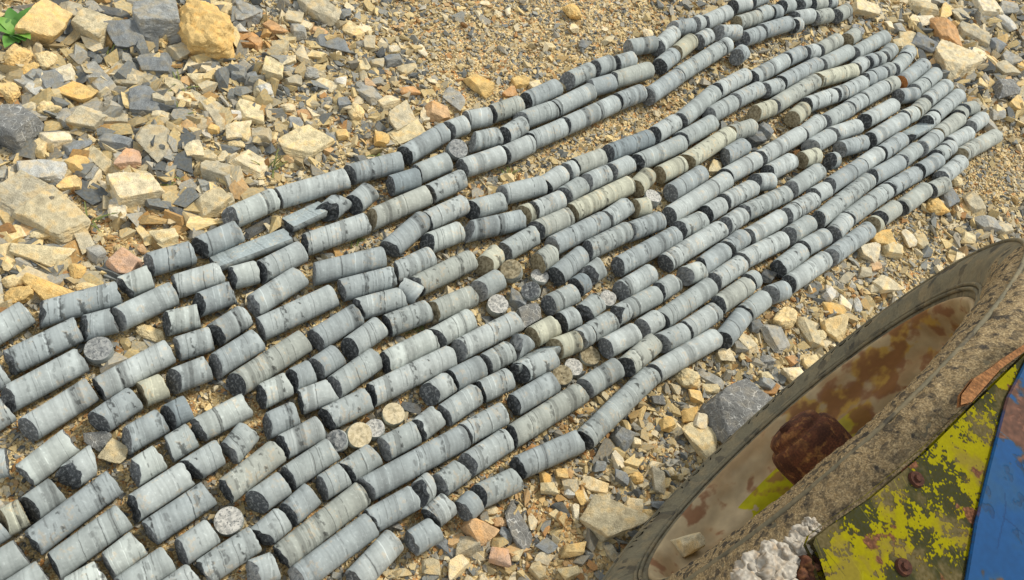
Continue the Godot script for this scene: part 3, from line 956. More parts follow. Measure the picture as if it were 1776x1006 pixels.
func rock(seed_: int, level: int, shape: String, flat: bool) -> ArrayMesh:
	# a body bounded by random planes, edges a little worn; spans about one unit
	var r := RandomNumberGenerator.new()
	r.seed = seed_
	var n := FastNoiseLite.new()
	n.seed = seed_
	n.frequency = 1.0
	n.fractal_octaves = 3
	var planes := []
	var cuts := 7
	var sharp := 54.0
	for ax in 6:
		var d := Vector3.ZERO
		d[ax / 2] = 1.0 if ax % 2 == 0 else -1.0
		d += Vector3(r.randf_range(-0.34, 0.34), r.randf_range(-0.28, 0.28), r.randf_range(-0.34, 0.34))
		planes.append([d.normalized(), r.randf_range(0.66, 0.9) if shape != "r" else r.randf_range(0.88, 1.0)])
	if shape == "r":
		cuts = 16
		sharp = 12.0
	for k in cuts:
		var d := Vector3(r.randfn(), r.randfn(), r.randfn()).normalized()
		planes.append([d, r.randf_range(0.74, 1.0) if shape != "r" else r.randf_range(0.8, 0.95)])
	var sp: Array = icosphere(level)
	var st := SurfaceTool.new()
	st.begin(Mesh.PRIMITIVE_TRIANGLES)
	st.set_smooth_group(-1 if flat else 0)
	var lo := Vector3.ONE * 9.0
	var hi := -lo
	var pts: Array[Vector3] = []
	for d: Vector3 in sp[0]:
		var s := 0.0
		for p in planes:
			var c: float = d.dot(p[0])
			if c > 0.05: s += pow(c / p[1], sharp)
		var rad := pow(s, -1.0 / sharp)
		if level > 2:
			rad *= 1.0 + 0.05 * n.get_noise_3dv(d * 1.6) + 0.03 * n.get_noise_3dv(d * 6.0)
			var lay := n.get_noise_1d(d.y * rad * 5.0 + 40.0)
			if shape == "s": rad *= 1.0 + 0.05 * lay
			if shape == "r": rad *= 1.0 + 0.12 * n.get_noise_3dv(d * 2.3 + Vector3.ONE * 9.0)
		else:
			rad *= 1.0 + 0.10 * n.get_noise_3dv(d * 1.5)
		var q := d * rad
		pts.append(q)
		lo = lo.min(q); hi = hi.max(q)
	var ext := hi - lo
	for q in pts:
		st.add_vertex((q - (lo + hi) * 0.5) / ext)
	for i: int in sp[1]: st.add_index(i)
	st.generate_normals()
	return st.commit()

func chip(seed_: int, cuts: int) -> ArrayMesh:
	# crushed rock: a convex piece with flat broken faces, spanning one unit
	var r := RandomNumberGenerator.new()
	r.seed = seed_
	var planes := []
	for k in cuts:
		var d := Vector3(r.randfn(), r.randfn(), r.randfn()).normalized()
		if k < 6:
			d = Vector3.ZERO
			d[k / 2] = 1.0 if k % 2 == 0 else -1.0
			d = (d + Vector3(r.randf_range(-0.5, 0.5), r.randf_range(-0.4, 0.4), r.randf_range(-0.5, 0.5))).normalized()
		planes.append(Plane(d, r.randf_range(0.55, 1.0)))
	var faces := []
	var lo := Vector3.ONE * 9.0
	var hi := -lo
	for i in planes.size():
		var p: Plane = planes[i]
		var u := p.normal.cross(Vector3.UP if absf(p.normal.y) < 0.9 else Vector3.RIGHT).normalized() * 4.0
		var v := p.normal.cross(u.normalized()) * 4.0
		var c := p.normal * p.d
		var poly := PackedVector3Array([c - u - v, c + u - v, c + u + v, c - u + v])
		for j in planes.size():
			if j != i and poly.size() > 2: poly = Geometry3D.clip_polygon(poly, planes[j])
		if poly.size() > 2:
			faces.append([poly, p.normal])
			for q in poly: lo = lo.min(q); hi = hi.max(q)
	var st := SurfaceTool.new()
	st.begin(Mesh.PRIMITIVE_TRIANGLES)
	for f in faces:
		var poly: PackedVector3Array = f[0]
		for k in range(1, poly.size() - 1):
			var abc := [poly[0], poly[k], poly[k + 1]]
			if (abc[1] - abc[0]).cross(abc[2] - abc[0]).dot(f[1]) > 0.0: abc.reverse()
			for q: Vector3 in abc:
				st.set_normal((f[1] * (hi - lo)).normalized())
				st.add_vertex((q - (lo + hi) * 0.5) / (hi - lo))
	return st.commit()

# ---------------------------------------------------------------- drill cores
func core_end(seed_: int, side: int, r: float, tilt: float, rough: float) -> Array:
	# axial offset of the broken face at an angle and share of the radius
	var ph := rng.randf() * TAU
	return [seed_, side, r, tilt, rough, ph]

func end_x(e: Array, a: float, rho: float) -> float:
	var k: float = e[3] * cos(a - e[5]) * rho
	var o: float = 7.0 * float(e[1]) + e[0] * 3.1
	k += e[4] * noise.get_noise_3d(cos(a) * rho * 0.9 + o, sin(a) * rho * 0.9, o * 2.0)
	k += 0.0011 * noise.get_noise_3d(cos(a) * rho * 3.5 + o, sin(a) * rho * 3.5, o * 3.0)
	if rho < 0.97: k += 0.0022 * noise.get_noise_3d(cos(a) * rho * 5.0 + o, sin(a) * rho * 5.0, o)
	return k

func core_side_mesh(len_: float, r: float, e0: Array, e1: Array, v0: float, cut_from := 0.0, cut_to := TAU) -> ArrayMesh:
	var nu := 26
	var inner := maxi(2, int(len_ / 0.014))
	var pts := []
	var uvs := []
	var nv := inner + 2
	var bend := rng.randf_range(-0.02, 0.02) * len_
	for j in nv + 1:
		for i in nu + 1:
			var a := cut_from + (cut_to - cut_from) * i / float(nu)
			var x0 := -len_ * 0.5 + end_x(e0, a, 1.0)
			var x1 := len_ * 0.5 + end_x(e1, a, 1.0)
			var t: float
			var rr := r
			if j == 0: t = 0.0; rr = r * 0.965
			elif j == nv: t = 1.0; rr = r * 0.965
			else:
				t = (0.0025 / len_) + (1.0 - 0.005 / len_) * (j - 1) / float(nv - 2)
			var x := lerpf(x0, x1, t)
			rr *= 1.0 + 0.012 * noise.get_noise_3d(x * 60.0 + v0 * 50.0, cos(a) * 3.0, sin(a) * 3.0)
			var chip := noise.get_noise_3d(x * 30.0 + v0 * 90.0, cos(a) * 4.0 + 30.0, sin(a) * 4.0)
			if chip > 0.42 and (t < 0.2 or t > 0.8): rr *= 1.0 - 0.22 * (chip - 0.42)
			pts.append(Vector3(x, -cos(a) * rr, sin(a) * rr + bend * (1.0 - 4.0 * (t - 0.5) * (t - 0.5)) * 0.25))
			uvs.append(Vector2(i / float(nu), v0 + x / 0.5))
	return grid_mesh(pts, nu, nv, uvs)

func core_cap_mesh(len_: float, r: float, e: Array, cut_from := 0.0, cut_to := TAU) -> ArrayMesh:
	var nu := 26
	var nv := 7
	var s: int = e[1]
	var pts := []
	var uvs := []
	for j in nv + 1:
		var rho := j / float(nv)
		for i in nu + 1:
			var k := i if s > 0 else nu - i
			var a := cut_from + (cut_to - cut_from) * k / float(nu)
			var x := s * len_ * 0.5 + end_x(e, a, rho)
			var rr := r * 0.965 * rho
			if j > 0 and j < nv: rr *= 1.0 + 0.08 * noise.get_noise_2d(a * 5.0, rho * 9.0 + e[0])
			pts.append(Vector3(x, -cos(a) * rr, sin(a) * rr))
			uvs.append(Vector2(0.5 + 0.45 * rho * cos(a) + e[0] * 0.13, 0.5 + 0.45 * rho * sin(a)))
	return grid_mesh(pts, nu, nv, uvs, false)

func make_core(k: int, p: Vector3, q: Vector3, cls: String, run: int, order: int) -> MeshInstance3D:
	rng.seed = 1000 + k
	var r := CORE_R * rng.randf_range(0.982, 1.0)
	var len_ := p.distance_to(q) - 0.002
	var rough := rng.randf_range(0.001, 0.008)
	var e0 := core_end(k, -1, r, rng.randf_range(0.0, 0.005), rough)
	var e1 := core_end(k, 1, r, rng.randf_range(0.0, 0.004), rough * 0.7)
	e0[5] = PI + rng.randfn(0, 0.6)                               # near ends mostly broke sloping back
	e0[3] = rng.randf_range(0.001, 0.013)
	if cls == "b":
		e0[3] = 0.014; e1[3] = 0.012; e0[4] = 0.016
	if cls == "o":
		e0[3] = 0.001; e0[4] = 0.003
	var tone := "grey"
	match cls:
		"w": tone = "pale"
		"y": tone = "cream"
		"y2": tone = "beige"
		"d": tone = "dark"
	var set_: Array = M["core_" + tone]
	var m: Material = set_[rng.randi() % set_.size()]
	var o := put(core_side_mesh(len_, r, e0, e1, rng.randf()), "drill_core", m)
	o.position = (p + q) * 0.5 + Vector3(0, r - CORE_R + 0.0005, 0)
	var d := q - p
	o.rotation.y = atan2(-d.z, d.x)
	var end_m: Material = M.end_dark[rng.randi() % 3]
	if cls == "y" : end_m = M.end_tan
	elif cls == "y2" and rng.randf() < 0.5: end_m = M.end_tan
	elif rng.randf() < 0.2: end_m = M.end_grey
	if cls == "o": end_m = M.end_orange
	put(core_cap_mesh(len_, r, e0), "broken_end", end_m, o)
	put(core_cap_mesh(len_, r, e1), "broken_end", end_m, o)
	var size := "long" if len_ > 0.15 else ("short" if len_ < 0.065 else "medium-length")
	var look: String = {"grey": "blue-grey", "pale": "pale grey", "cream": "cream-coloured", "beige": "beige-grey", "dark": "dark grey"}[tone]
	var text := "%s %s core, %s from the lower left in the %s run from the wheel" % [size, look, ordinal(order), ordinal(run)]
	if cls == "b": text = "broken %s core, %s from the lower left in the %s run from the wheel" % [look, ordinal(order), ordinal(run)]
	if cls == "o": text = "grey drill core with a round orange end face at the upper right"
	tag(o, text, "drill core", "drill cores laid out in rows")
	return o

func standing_core(px: float, py: float, h: float, lean: Vector2, side: String, face: String, label: String, sc := 1.0) -> void:
	rng.seed = int(px * 7 + py)
	var k := int(px + py)
	var r := CORE_R * sc
	var e0 := core_end(k, -1, r, 0.0, 0.002)
	var e1 := core_end(k, 1, r, 0.001, 0.005)
	var o := put(core_side_mesh(h, r, e0, e1, rng.randf()), "core_disc", M["core_" + side][0])
	var bs := Basis(Vector3.UP, Vector3.BACK, Vector3.RIGHT)      # the core's axis stands up
	o.transform = Transform3D(Basis(Vector3(0, 0, 1), lean.x) * Basis(Vector3(1, 0, 0), lean.y) * bs, Vector3.ZERO)
	var lift := r * (absf(sin(lean.x)) + absf(sin(lean.y))) + h * 0.5
	o.position = ground_point(px, py, h + r * 0.5 * (absf(lean.x) + absf(lean.y))) * Vector3(1, 0, 1) + Vector3(0, lift, 0)
	put(core_cap_mesh(h, r, e0), "broken_end", M.end_grey, o)
	put(core_cap_mesh(h, r, e1), "broken_end", M[face] if not (M[face] is Array) else M[face][0], o)
	tag(o, label, "core disc", "short core discs standing on end")

func split_core(p0: Vector2, p1: Vector2, roll: float, label: String, arc := PI) -> void:
	var p := ground_point(p0.x, p0.y, 0.018)
	var q := ground_point(p1.x, p1.y, 0.018)
	rng.seed = int(p0.x)
	var k := int(p0.x)
	var len_ := p.distance_to(q)
	var e0 := core_end(k, -1, CORE_R, 0.004, 0.006)
	var e1 := core_end(k, 1, CORE_R, 0.004, 0.006)
	var a0 := 0.0
	var o := put(core_side_mesh(len_, CORE_R, e0, e1, rng.randf(), a0, a0 + arc), "split_core", M.core_grey[1])
	# the flat split face, slightly uneven, closes the half round
	var pts := []
	var uvs := []
	for j in 25:
		for i in 7:
			var t := j / 24.0
			var s := i / 6.0
			var aa := a0 + arc * (1.0 - s)
			var edge := 0.965 if j == 0 or j == 24 else 0.998
			var pa := Vector2(-cos(a0), sin(a0)) * CORE_R * edge
			var pb := Vector2(-cos(a0 + arc), sin(a0 + arc)) * CORE_R * edge
			var c := pb.lerp(pa, s)
			var x := lerpf(-len_ * 0.5 + end_x(e0, a0 + arc if s < 0.5 else a0, 1.0), len_ * 0.5 + end_x(e1, a0 + arc if s < 0.5 else a0, 1.0), t)
			var w := 0.0 if i == 0 or i == 6 else 0.0022 * noise.get_noise_2d(x * 300.0, s * 20.0 + k)
			pts.append(Vector3(x, c.x, c.y - w))
			uvs.append(Vector2(s * 0.4, x / 0.5))
	var fm := grid_mesh(pts, 6, 24, uvs)
	put(fm, "split_face", M.split_face, o)
	put(core_cap_mesh(len_, CORE_R, e0, a0, a0 + arc), "broken_end", M.end_dark[0], o)
	put(core_cap_mesh(len_, CORE_R, e1, a0, a0 + arc), "broken_end", M.end_dark[0], o)
	var d := q - p
	o.transform = Transform3D(Basis(Vector3.UP, atan2(-d.z, d.x)) * Basis(Vector3.RIGHT, roll), Vector3((p.x + q.x) * 0.5, CORE_R + 0.001, (p.z + q.z) * 0.5))
	tag(o, label, "split core", "cores split lengthwise")

# ---------------------------------------------------------------- ground
func ground_y(x: float, z: float) -> float:
	return -0.007 + 0.006 * noise.get_noise_2d(x * 7.0, z * 7.0) - 0.004 * absf(noise.get_noise_2d(x * 31.0, z * 31.0))

func build_ground() -> void:
	var pts := []
	var uvs := []
	var n := 200
	for j in n + 1:
		for i in n + 1:
			var x := -2.4 + 5.2 * i / n
			var z := -4.8 + 6.0 * j / n
			var y := ground_y(x, z)
			if i == 0 or j == 0 or i == n or j == n: y = -0.05
			pts.append(Vector3(x, y, z))
			uvs.append(Vector2(x, z))
	var o := put(grid_mesh(pts, n, n, uvs), "ground", M.soil)
	tag(o, "ochre clay and sand strewn with broken rock", "ground", "", "structure")
	var far := PlaneMesh.new()
	far.size = Vector2(600, 600)
	var g := put(far, "terrain", M.soil)
	g.position.y = -0.045
	tag(g, "stony ochre ground beyond the core rows", "terrain", "", "structure")

func zone(v: Vector2) -> Array:
	# share of: fine sand, coarse rubble, orange soil - by where a spot lies
	var sand := 0.0
	for c in [[930, 60, 260], [1080, 160, 120], [1720, 280, 90], [1590, 440, 70]]:
		sand = maxf(sand, 1.0 - smoothstep(0.5, 1.1, v.distance_to(Vector2(c[0], c[1])) / c[2]))
	var coarse := 1.0 - smoothstep(380.0, 620.0, v.x + v.y * 0.1)
	coarse = maxf(coarse, smoothstep(1540.0, 1620.0, v.x) * (1.0 - smoothstep(200.0, 300.0, v.y)))
	coarse = maxf(coarse, 0.6 * (1.0 - smoothstep(0.6, 1.2, v.distance_to(Vector2(1640, 420)) / 110.0)))
	var orange := 0.0
	for c in [[960, 930, 130], [200, 410, 70], [280, 400, 60], [740, 900, 80], [1340, 520, 80], [450, 60, 50], [410, 690, 90], [110, 760, 70]]:
		orange = maxf(orange, 1.0 - smoothstep(0.4, 1.1, v.distance_to(Vector2(c[0], c[1])) / c[2]))
	return [sand, coarse, orange]

func build_gravel(under: Callable) -> void:
	var top := Node3D.new()
	top.name = "gravel"
	add_child(top)
	tag(top, "loose ochre and grey gravel spread over the whole ground", "gravel", "", "stuff")
	var variants := []
	for k in 9: variants.append(chip(500 + k, 9 + k % 4))
	for k in 4: variants.append(chip(540 + k, 8))
	var pal := {
		"grey": [rgb(154, 156, 150), rgb(132, 136, 134), rgb(172, 171, 160), rgb(108, 113, 114), rgb(158, 154, 140), rgb(184, 181, 168)],
		"tan": [rgb(216, 200, 158), rgb(204, 186, 140), rgb(224, 212, 180), rgb(190, 174, 136), rgb(206, 196, 166), rgb(220, 200, 150)],
		"ochre": [rgb(206, 178, 126), rgb(192, 158, 106), rgb(212, 190, 142), rgb(180, 140, 94), rgb(200, 170, 126)]}
	var lists := []
	for k in variants.size(): lists.append([])
	rng.seed = 77
	var count := 330000
	for i in count:
		var x := rng.randf_range(-1.9, 1.75)
		var z := rng.randf_range(-3.95, 0.25)
		var v := where(Vector3(x, 0, z))
		if v.x < -260 or v.x > 2000 or v.y < -150 or v.y > 1180 or (x > 0.95 and z > -1.3) or (z > -0.4 and x > 0.3): continue
		var zn := zone(v)
		var cover: float = under.call(x, z)
		var u := rng.randf()
		var s := 0.0
		if u < 0.50: s = rng.randf_range(0.004, 0.008)
		elif u < 0.86: s = rng.randf_range(0.007, 0.013)
		elif u < 0.962 - 0.025 * zn[1]: s = rng.randf_range(0.012, 0.020)
		else: s = rng.randf_range(0.018, 0.031) * (1.0 + 0.45 * zn[1])
		s *= 1.0 - 0.22 * zn[0]
		if zn[0] > 0.4 and s > 0.012 and rng.randf() < 0.7: s *= 0.5
		if zn[2] > 0.3 and s > 0.010 and rng.randf() < 0.5 * zn[2]: s *= 0.45
		if cover < 0.006 + s * 0.45 and s > 0.010: s = rng.randf_range(0.004, 0.009)
		if cover < -0.004 and rng.randf() < 0.5: continue
		var set_ := "tan"
		var pick := rng.randf() + 0.3 * noise.get_noise_2d(x * 9.0, z * 9.0)
		var grey: float = 0.40 - 0.10 * zn[0] - 0.26 * zn[2] + 0.03 * zn[1]
		if pick < grey: set_ = "grey"
		elif pick > 0.90 - 0.4 * zn[2]: set_ = "ochre"
		var c: Color = pal[set_][rng.randi() % pal[set_].size()]
		var l := c.srgb_to_linear() * rng.randf_range(0.78, 1.2)
		l.a = 1.0
		var k := rng.randi() % 9 if s > 0.009 else 9 + rng.randi() % 4
		var flatness := rng.randf_range(0.28, 0.8)
		var b := Basis(Vector3.UP, rng.randf() * TAU) * Basis(Vector3.RIGHT, rng.randfn(0, 0.4)) * Basis(Vector3.BACK, rng.randfn(0, 0.4))
		b = b.scaled_local(Vector3(s * rng.randf_range(1.1, 2.0), s * flatness, s * rng.randf_range(0.75, 1.2)))
		var y := ground_y(x, z) + s * flatness * rng.randf_range(0.12, 0.48)
		if cover < 0.0: y = minf(y, 0.0)
		lists[k].append([Transform3D(b, Vector3(x, y, z)), l])
	for k in variants.size():
		var mm := MultiMesh.new()
		mm.transform_format = MultiMesh.TRANSFORM_3D
		mm.use_colors = true
		mm.mesh = variants[k]
		mm.instance_count = lists[k].size()
		for i in lists[k].size():
			mm.set_instance_transform(i, lists[k][i][0])
			mm.set_instance_color(i, lists[k][i][1])
		var o := MultiMeshInstance3D.new()
		o.multimesh = mm
		o.material_override = M.pebble
		o.name = "pebbles"
		top.add_child(o, true)

func build_stones() -> void:
	var shapes := {"b": [], "s": [], "r": []}
	for k in 14: shapes.b.append(rock(100 + k, 4, "b", true))
	for k in 9: shapes.s.append(rock(200 + k, 4, "s", true))
	for k in 6: shapes.r.append(rock(300 + k, 4, "r", true))
	var words := {"g": "blue-grey slate", "k": "dark grey slate", "t": "tan-grey", "c": "cream", "y": "ochre yellow", "o": "rusty orange", "w": "pale grey", "p": "pinkish tan", "v": "white-veined grey"}
	var forms := {"b": "angular block", "s": "flat slab", "r": "rounded stone"}
	for k in STONES.size():
		var a: Array = STONES[k]
		rng.seed = 9000 + k
		var list: Array = shapes[a[7]]
		var ms: Array = M["stone_" + a[6]]
		var o := put(list[rng.randi() % list.size()], "stone", ms[rng.randi() % ms.size()])
		var s := Vector3(a[2], a[4], a[3]) * 0.001
		o.basis = Basis(Vector3.UP, deg_to_rad(a[5])) * Basis(Vector3(1, 0, 0), rng.randf_range(-0.16, 0.16)) * Basis(Vector3(0, 0, 1), rng.randf_range(-0.14, 0.14)) * Basis.from_scale(s * Vector3(1.1, 1.15, 1.1))
		if rng.randf() < 0.5: o.basis = o.basis * Basis(Vector3.UP, PI)
		o.position = Vector3(a[0] * 0.001, s.y * 0.30 - 0.004, a[1] * 0.001)
		var size := "large" if a[2] > 85 else ("small" if a[2] < 42 else "mid-sized")
		var text := "%s %s %s, %s such from the left %s" % [size, words[a[6]], forms[a[7]], ordinal(a[9]), a[8]]
		if a[10] == 1: text = "%s %s %s, the only such one %s" % [size, words[a[6]], forms[a[7]], a[8]]
		tag(o, text, "stone", "broken stones lying on the ground")

# ---------------------------------------------------------------- wheel and machine
func lathe(profile: Array, seg: int, wobble := 0.0, uv_r := 6.0) -> ArrayMesh:
	# profile of (radius, z); z is the axis
	var pts := []
	var uvs := []
	var run := 0.0
	for j in profile.size():
		if j > 0: run += profile[j].distance_to(profile[j - 1])
		for i in seg + 1:
			var a := TAU * i / seg
			var rr: float = profile[j].x
			if wobble > 0.0: rr += wobble * noise.get_noise_3d(cos(a) * 40.0, sin(a) * 40.0, profile[j].y * 150.0)
			pts.append(Vector3(cos(a) * rr, sin(a) * rr, profile[j].y))
			uvs.append(Vector2(uv_r * i / float(seg), run * 3.0))
	return grid_mesh(pts, seg, profile.size() - 1, uvs)

func smooth_profile(p: Array, steps: int) -> Array:
	var out := []
	for i in p.size() - 1:
		var a: Vector2 = p[maxi(i - 1, 0)]
		var b: Vector2 = p[i]
		var c: Vector2 = p[i + 1]
		var d: Vector2 = p[mini(i + 2, p.size() - 1)]
		for s in steps: out.append(b.cubic_interpolate(c, a, d, s / float(steps)))
	out.append(p[p.size() - 1])
	return out

func build_wheel() -> void:
	var nrm := Vector3(-0.92, 0.05, -0.39).normalized()
	var o := base("wheel", Vector3(0.5507, 0.5, -0.8054))
	var xx := Vector3.UP.cross(nrm).normalized()
	o.basis = Basis(xx, nrm.cross(xx).normalized(), nrm)
	tag(o, "large dusty rubber-tyred wheel with rusty yellow rim and brown hub", "wheel")
	var tp := smooth_profile([Vector2(0.338, -0.010), Vector2(0.352, 0.006), Vector2(0.372, 0.016), Vector2(0.405, 0.030), Vector2(0.442, 0.030), Vector2(0.470, 0.016), Vector2(0.488, -0.010), Vector2(0.497, -0.050), Vector2(0.500, -0.115), Vector2(0.497, -0.180), Vector2(0.485, -0.225), Vector2(0.45, -0.258), Vector2(0.40, -0.262), Vector2(0.36, -0.245), Vector2(0.338, -0.22)], 5)
	put(lathe(tp, 160, 0.0025, 9.0), "tyre", M.tyre, o)
	# sand caked over the top of the tyre, thin enough in places for the rubber to show
	var sp := smooth_profile([Vector2(0.345, 0.000), Vector2(0.372, 0.016), Vector2(0.405, 0.030), Vector2(0.442, 0.030), Vector2(0.470, 0.016), Vector2(0.488, -0.010), Vector2(0.497, -0.050), Vector2(0.500, -0.115), Vector2(0.497, -0.180), Vector2(0.485, -0.225)], 7)
	var pts := []
	var uvs := []
	var su := 220
	for j in sp.size():
		for i in su + 1:
			var a := deg_to_rad(2.0 + 126.0 * i / su)
			var e := minf(minf(i, su - i) / 20.0, minf(j, sp.size() - 1 - j) / 3.0)
			var nz := noise.get_noise_3d(a * 4.5, j * 0.13, 3.0) + 0.6 * noise.get_noise_3d(a * 26.0, j * 0.7, 9.0)
			var th := 0.0024 + 0.0040 * nz - 0.006 * clampf(1.0 - e, 0.0, 1.0)
			var tn: Vector2 = (sp[mini(j + 1, sp.size() - 1)] - sp[maxi(j - 1, 0)]).normalized()
			var pr: Vector2 = sp[j] + Vector2(tn.y, -tn.x) * -th if tn.y > 0.0 or true else sp[j]
			pts.append(Vector3(cos(a) * pr.x, sin(a) * pr.x, pr.y))
			uvs.append(Vector2(a * 2.0, j * 0.05))
	put(grid_mesh(pts, su, sp.size() - 1, uvs), "sand_crust", M.sand, o)
	for rr in [[0.358, 0.0125], [0.366, 0.0155], [0.452, 0.0285]]:          # moulded ridges on the side wall
		var t := TorusMesh.new()
		t.inner_radius = rr[0] - 0.0035
		t.outer_radius = rr[0] + 0.0035
		t.rings = 120
		t.ring_segments = 8
		var ri := put(t, "bead_ridge", M.tyre, o)
		ri.rotation.x = PI / 2
		ri.position.z = rr[1]
	# raised curled marks round the side wall
	var st := SurfaceTool.new()
	st.begin(Mesh.PRIMITIVE_TRIANGLES)
	var tm := TorusMesh.new()
	tm.inner_radius = 0.0075; tm.outer_radius = 0.0105; tm.rings = 10; tm.ring_segments = 5
	var bm := BoxMesh.new()
	bm.size = Vector3(0.0025, 0.022, 0.002)
	for k in 34:
		var a := TAU * k / 110.0 + 3.35
		if k % 9 > 5: continue
		var c := Vector3(cos(a), sin(a), 0)
		var bs := Basis(Vector3(-sin(a), cos(a), 0), c, Vector3.BACK)
		var at := c * 0.418 + Vector3(0, 0, 0.0308)
		if k % 3 == 0: st.append_from(tm, 0, Transform3D(bs * Basis(Vector3.RIGHT, PI / 2), at))
		else: st.append_from(bm, 0, Transform3D(bs * Basis(Vector3.BACK, 0.5), at))
	put(st.commit(), "raised_marking", M.tyre, o)
	var rp := [Vector2(0.344, -0.006), Vector2(0.347, 0.004), Vector2(0.342, 0.008), Vector2(0.336, 0.004), Vector2(0.330, -0.012), Vector2(0.326, -0.045), Vector2(0.318, -0.060), Vector2(0.300, -0.075), Vector2(0.296, -0.110), Vector2(0.292, -0.145), Vector2(0.296, -0.20), Vector2(0.34, -0.23)]
	put(lathe(smooth_profile(rp, 4), 120, 0.0, 1.0), "rim", M.rim, o)
	var dp := [Vector2(0.294, -0.142), Vector2(0.275, -0.135), Vector2(0.245, -0.108), Vector2(0.205, -0.100), Vector2(0.17, -0.112), Vector2(0.13, -0.125), Vector2(0.08, -0.127), Vector2(0.02, -0.127)]
	put(lathe(smooth_profile(dp, 4), 100, 0.0, 5.0), "wheel_disc", M.disc, o)
	var hp := [Vector2(0.090, -0.128), Vector2(0.092, -0.082), Vector2(0.086, -0.066), Vector2(0.068, -0.064), Vector2(0.063, -0.054), Vector2(0.064, -0.008), Vector2(0.058, 0.010), Vector2(0.050, 0.013), Vector2(0.047, 0.026), Vector2(0.030, 0.034), Vector2(0.001, 0.036)]
	var hub := put(lathe(smooth_profile(hp, 4), 64, 0.0008, 2.0), "hub", M.rust, o)
	var cp := CylinderMesh.new()
	cp.top_radius = 0.011; cp.bottom_radius = 0.013; cp.height = 0.014; cp.radial_segments = 6
	for k in 8:
		var a := TAU * k / 8.0 + 0.2
		var nut := put(cp, "wheel_nut", M.rust, o)
		nut.rotation.x = PI / 2
		nut.position = Vector3(cos(a) * 0.135, sin(a) * 0.135, -0.118)
	put(cp, "grease_cap", M.rust, hub).transform = Transform3D(Basis(Vector3.RIGHT, PI / 2), Vector3(0.02, 0.015, 0.034))
	# inner side, seen only from behind
	var back := put(lathe([Vector2(0.338, -0.225), Vector2(0.12, -0.18), Vector2(0.001, -0.18)], 60), "brake_drum", M.rust, o)
	back.position.z = -0.002

func plate(poly: Array, y0: float, y1: float, bevel := 0.004) -> ArrayMesh:
	# a flat sheet with rounded edges; poly holds x, z corners
	var pk := PackedVector2Array(poly)
	if Geometry2D.is_polygon_clockwise(pk): pk.reverse()
	var st := SurfaceTool.new()
	st.begin(Mesh.PRIMITIVE_TRIANGLES)
	st.set_smooth_group(-1)
	var ins: PackedVector2Array = Geometry2D.offset_polygon(pk, -bevel)[0]
	var tri := Geometry2D.triangulate_polygon(ins)
	for side in 2:
		var y := y1 if side == 0 else y0
		for t in range(0, tri.size(), 3):
			var abc := [ins[tri[t]], ins[tri[t + 1]], ins[tri[t + 2]]]
			var cr: float = (abc[1] - abc[0]).cross(abc[2] - abc[0])
			if (cr > 0) != (side == 0): abc.reverse()
			for c: Vector2 in abc: st.add_vertex(Vector3(c.x, y, c.y))
	var rings := [[ins, y1], [pk, y1 - bevel], [pk, y0 + bevel], [ins, y0]]
	for q in 3:
		var ra: PackedVector2Array = rings[q][0]
		var rb: PackedVector2Array = rings[q + 1][0]
		if ra.size() != rb.size(): continue
		# match the start corners
		var off := 0
		var bd := 1e9
		for s in rb.size():
			if ra[0].distance_to(rb[s]) < bd: bd = ra[0].distance_to(rb[s]); off = s
		var n := ra.size()
		for i in n:
			var a := ra[i]; var b := ra[(i + 1) % n]
			var c := rb[(i + off) % n]; var d := rb[(i + 1 + off) % n]
			var A := Vector3(a.x, rings[q][1], a.y); var B := Vector3(b.x, rings[q][1], b.y)
			var Cc := Vector3(c.x, rings[q + 1][1], c.y); var D := Vector3(d.x, rings[q + 1][1], d.y)
			for vtx: Vector3 in [A, B, Cc, B, D, Cc]: st.add_vertex(vtx)
	st.generate_normals()
	return st.commit()

func at_height(list: Array, y: float) -> Array:
	var out := []
	for p: Vector2 in list:
		var q := ground_point(p.x, p.y, y)
		out.append(Vector2(q.x, q.z))
	return out

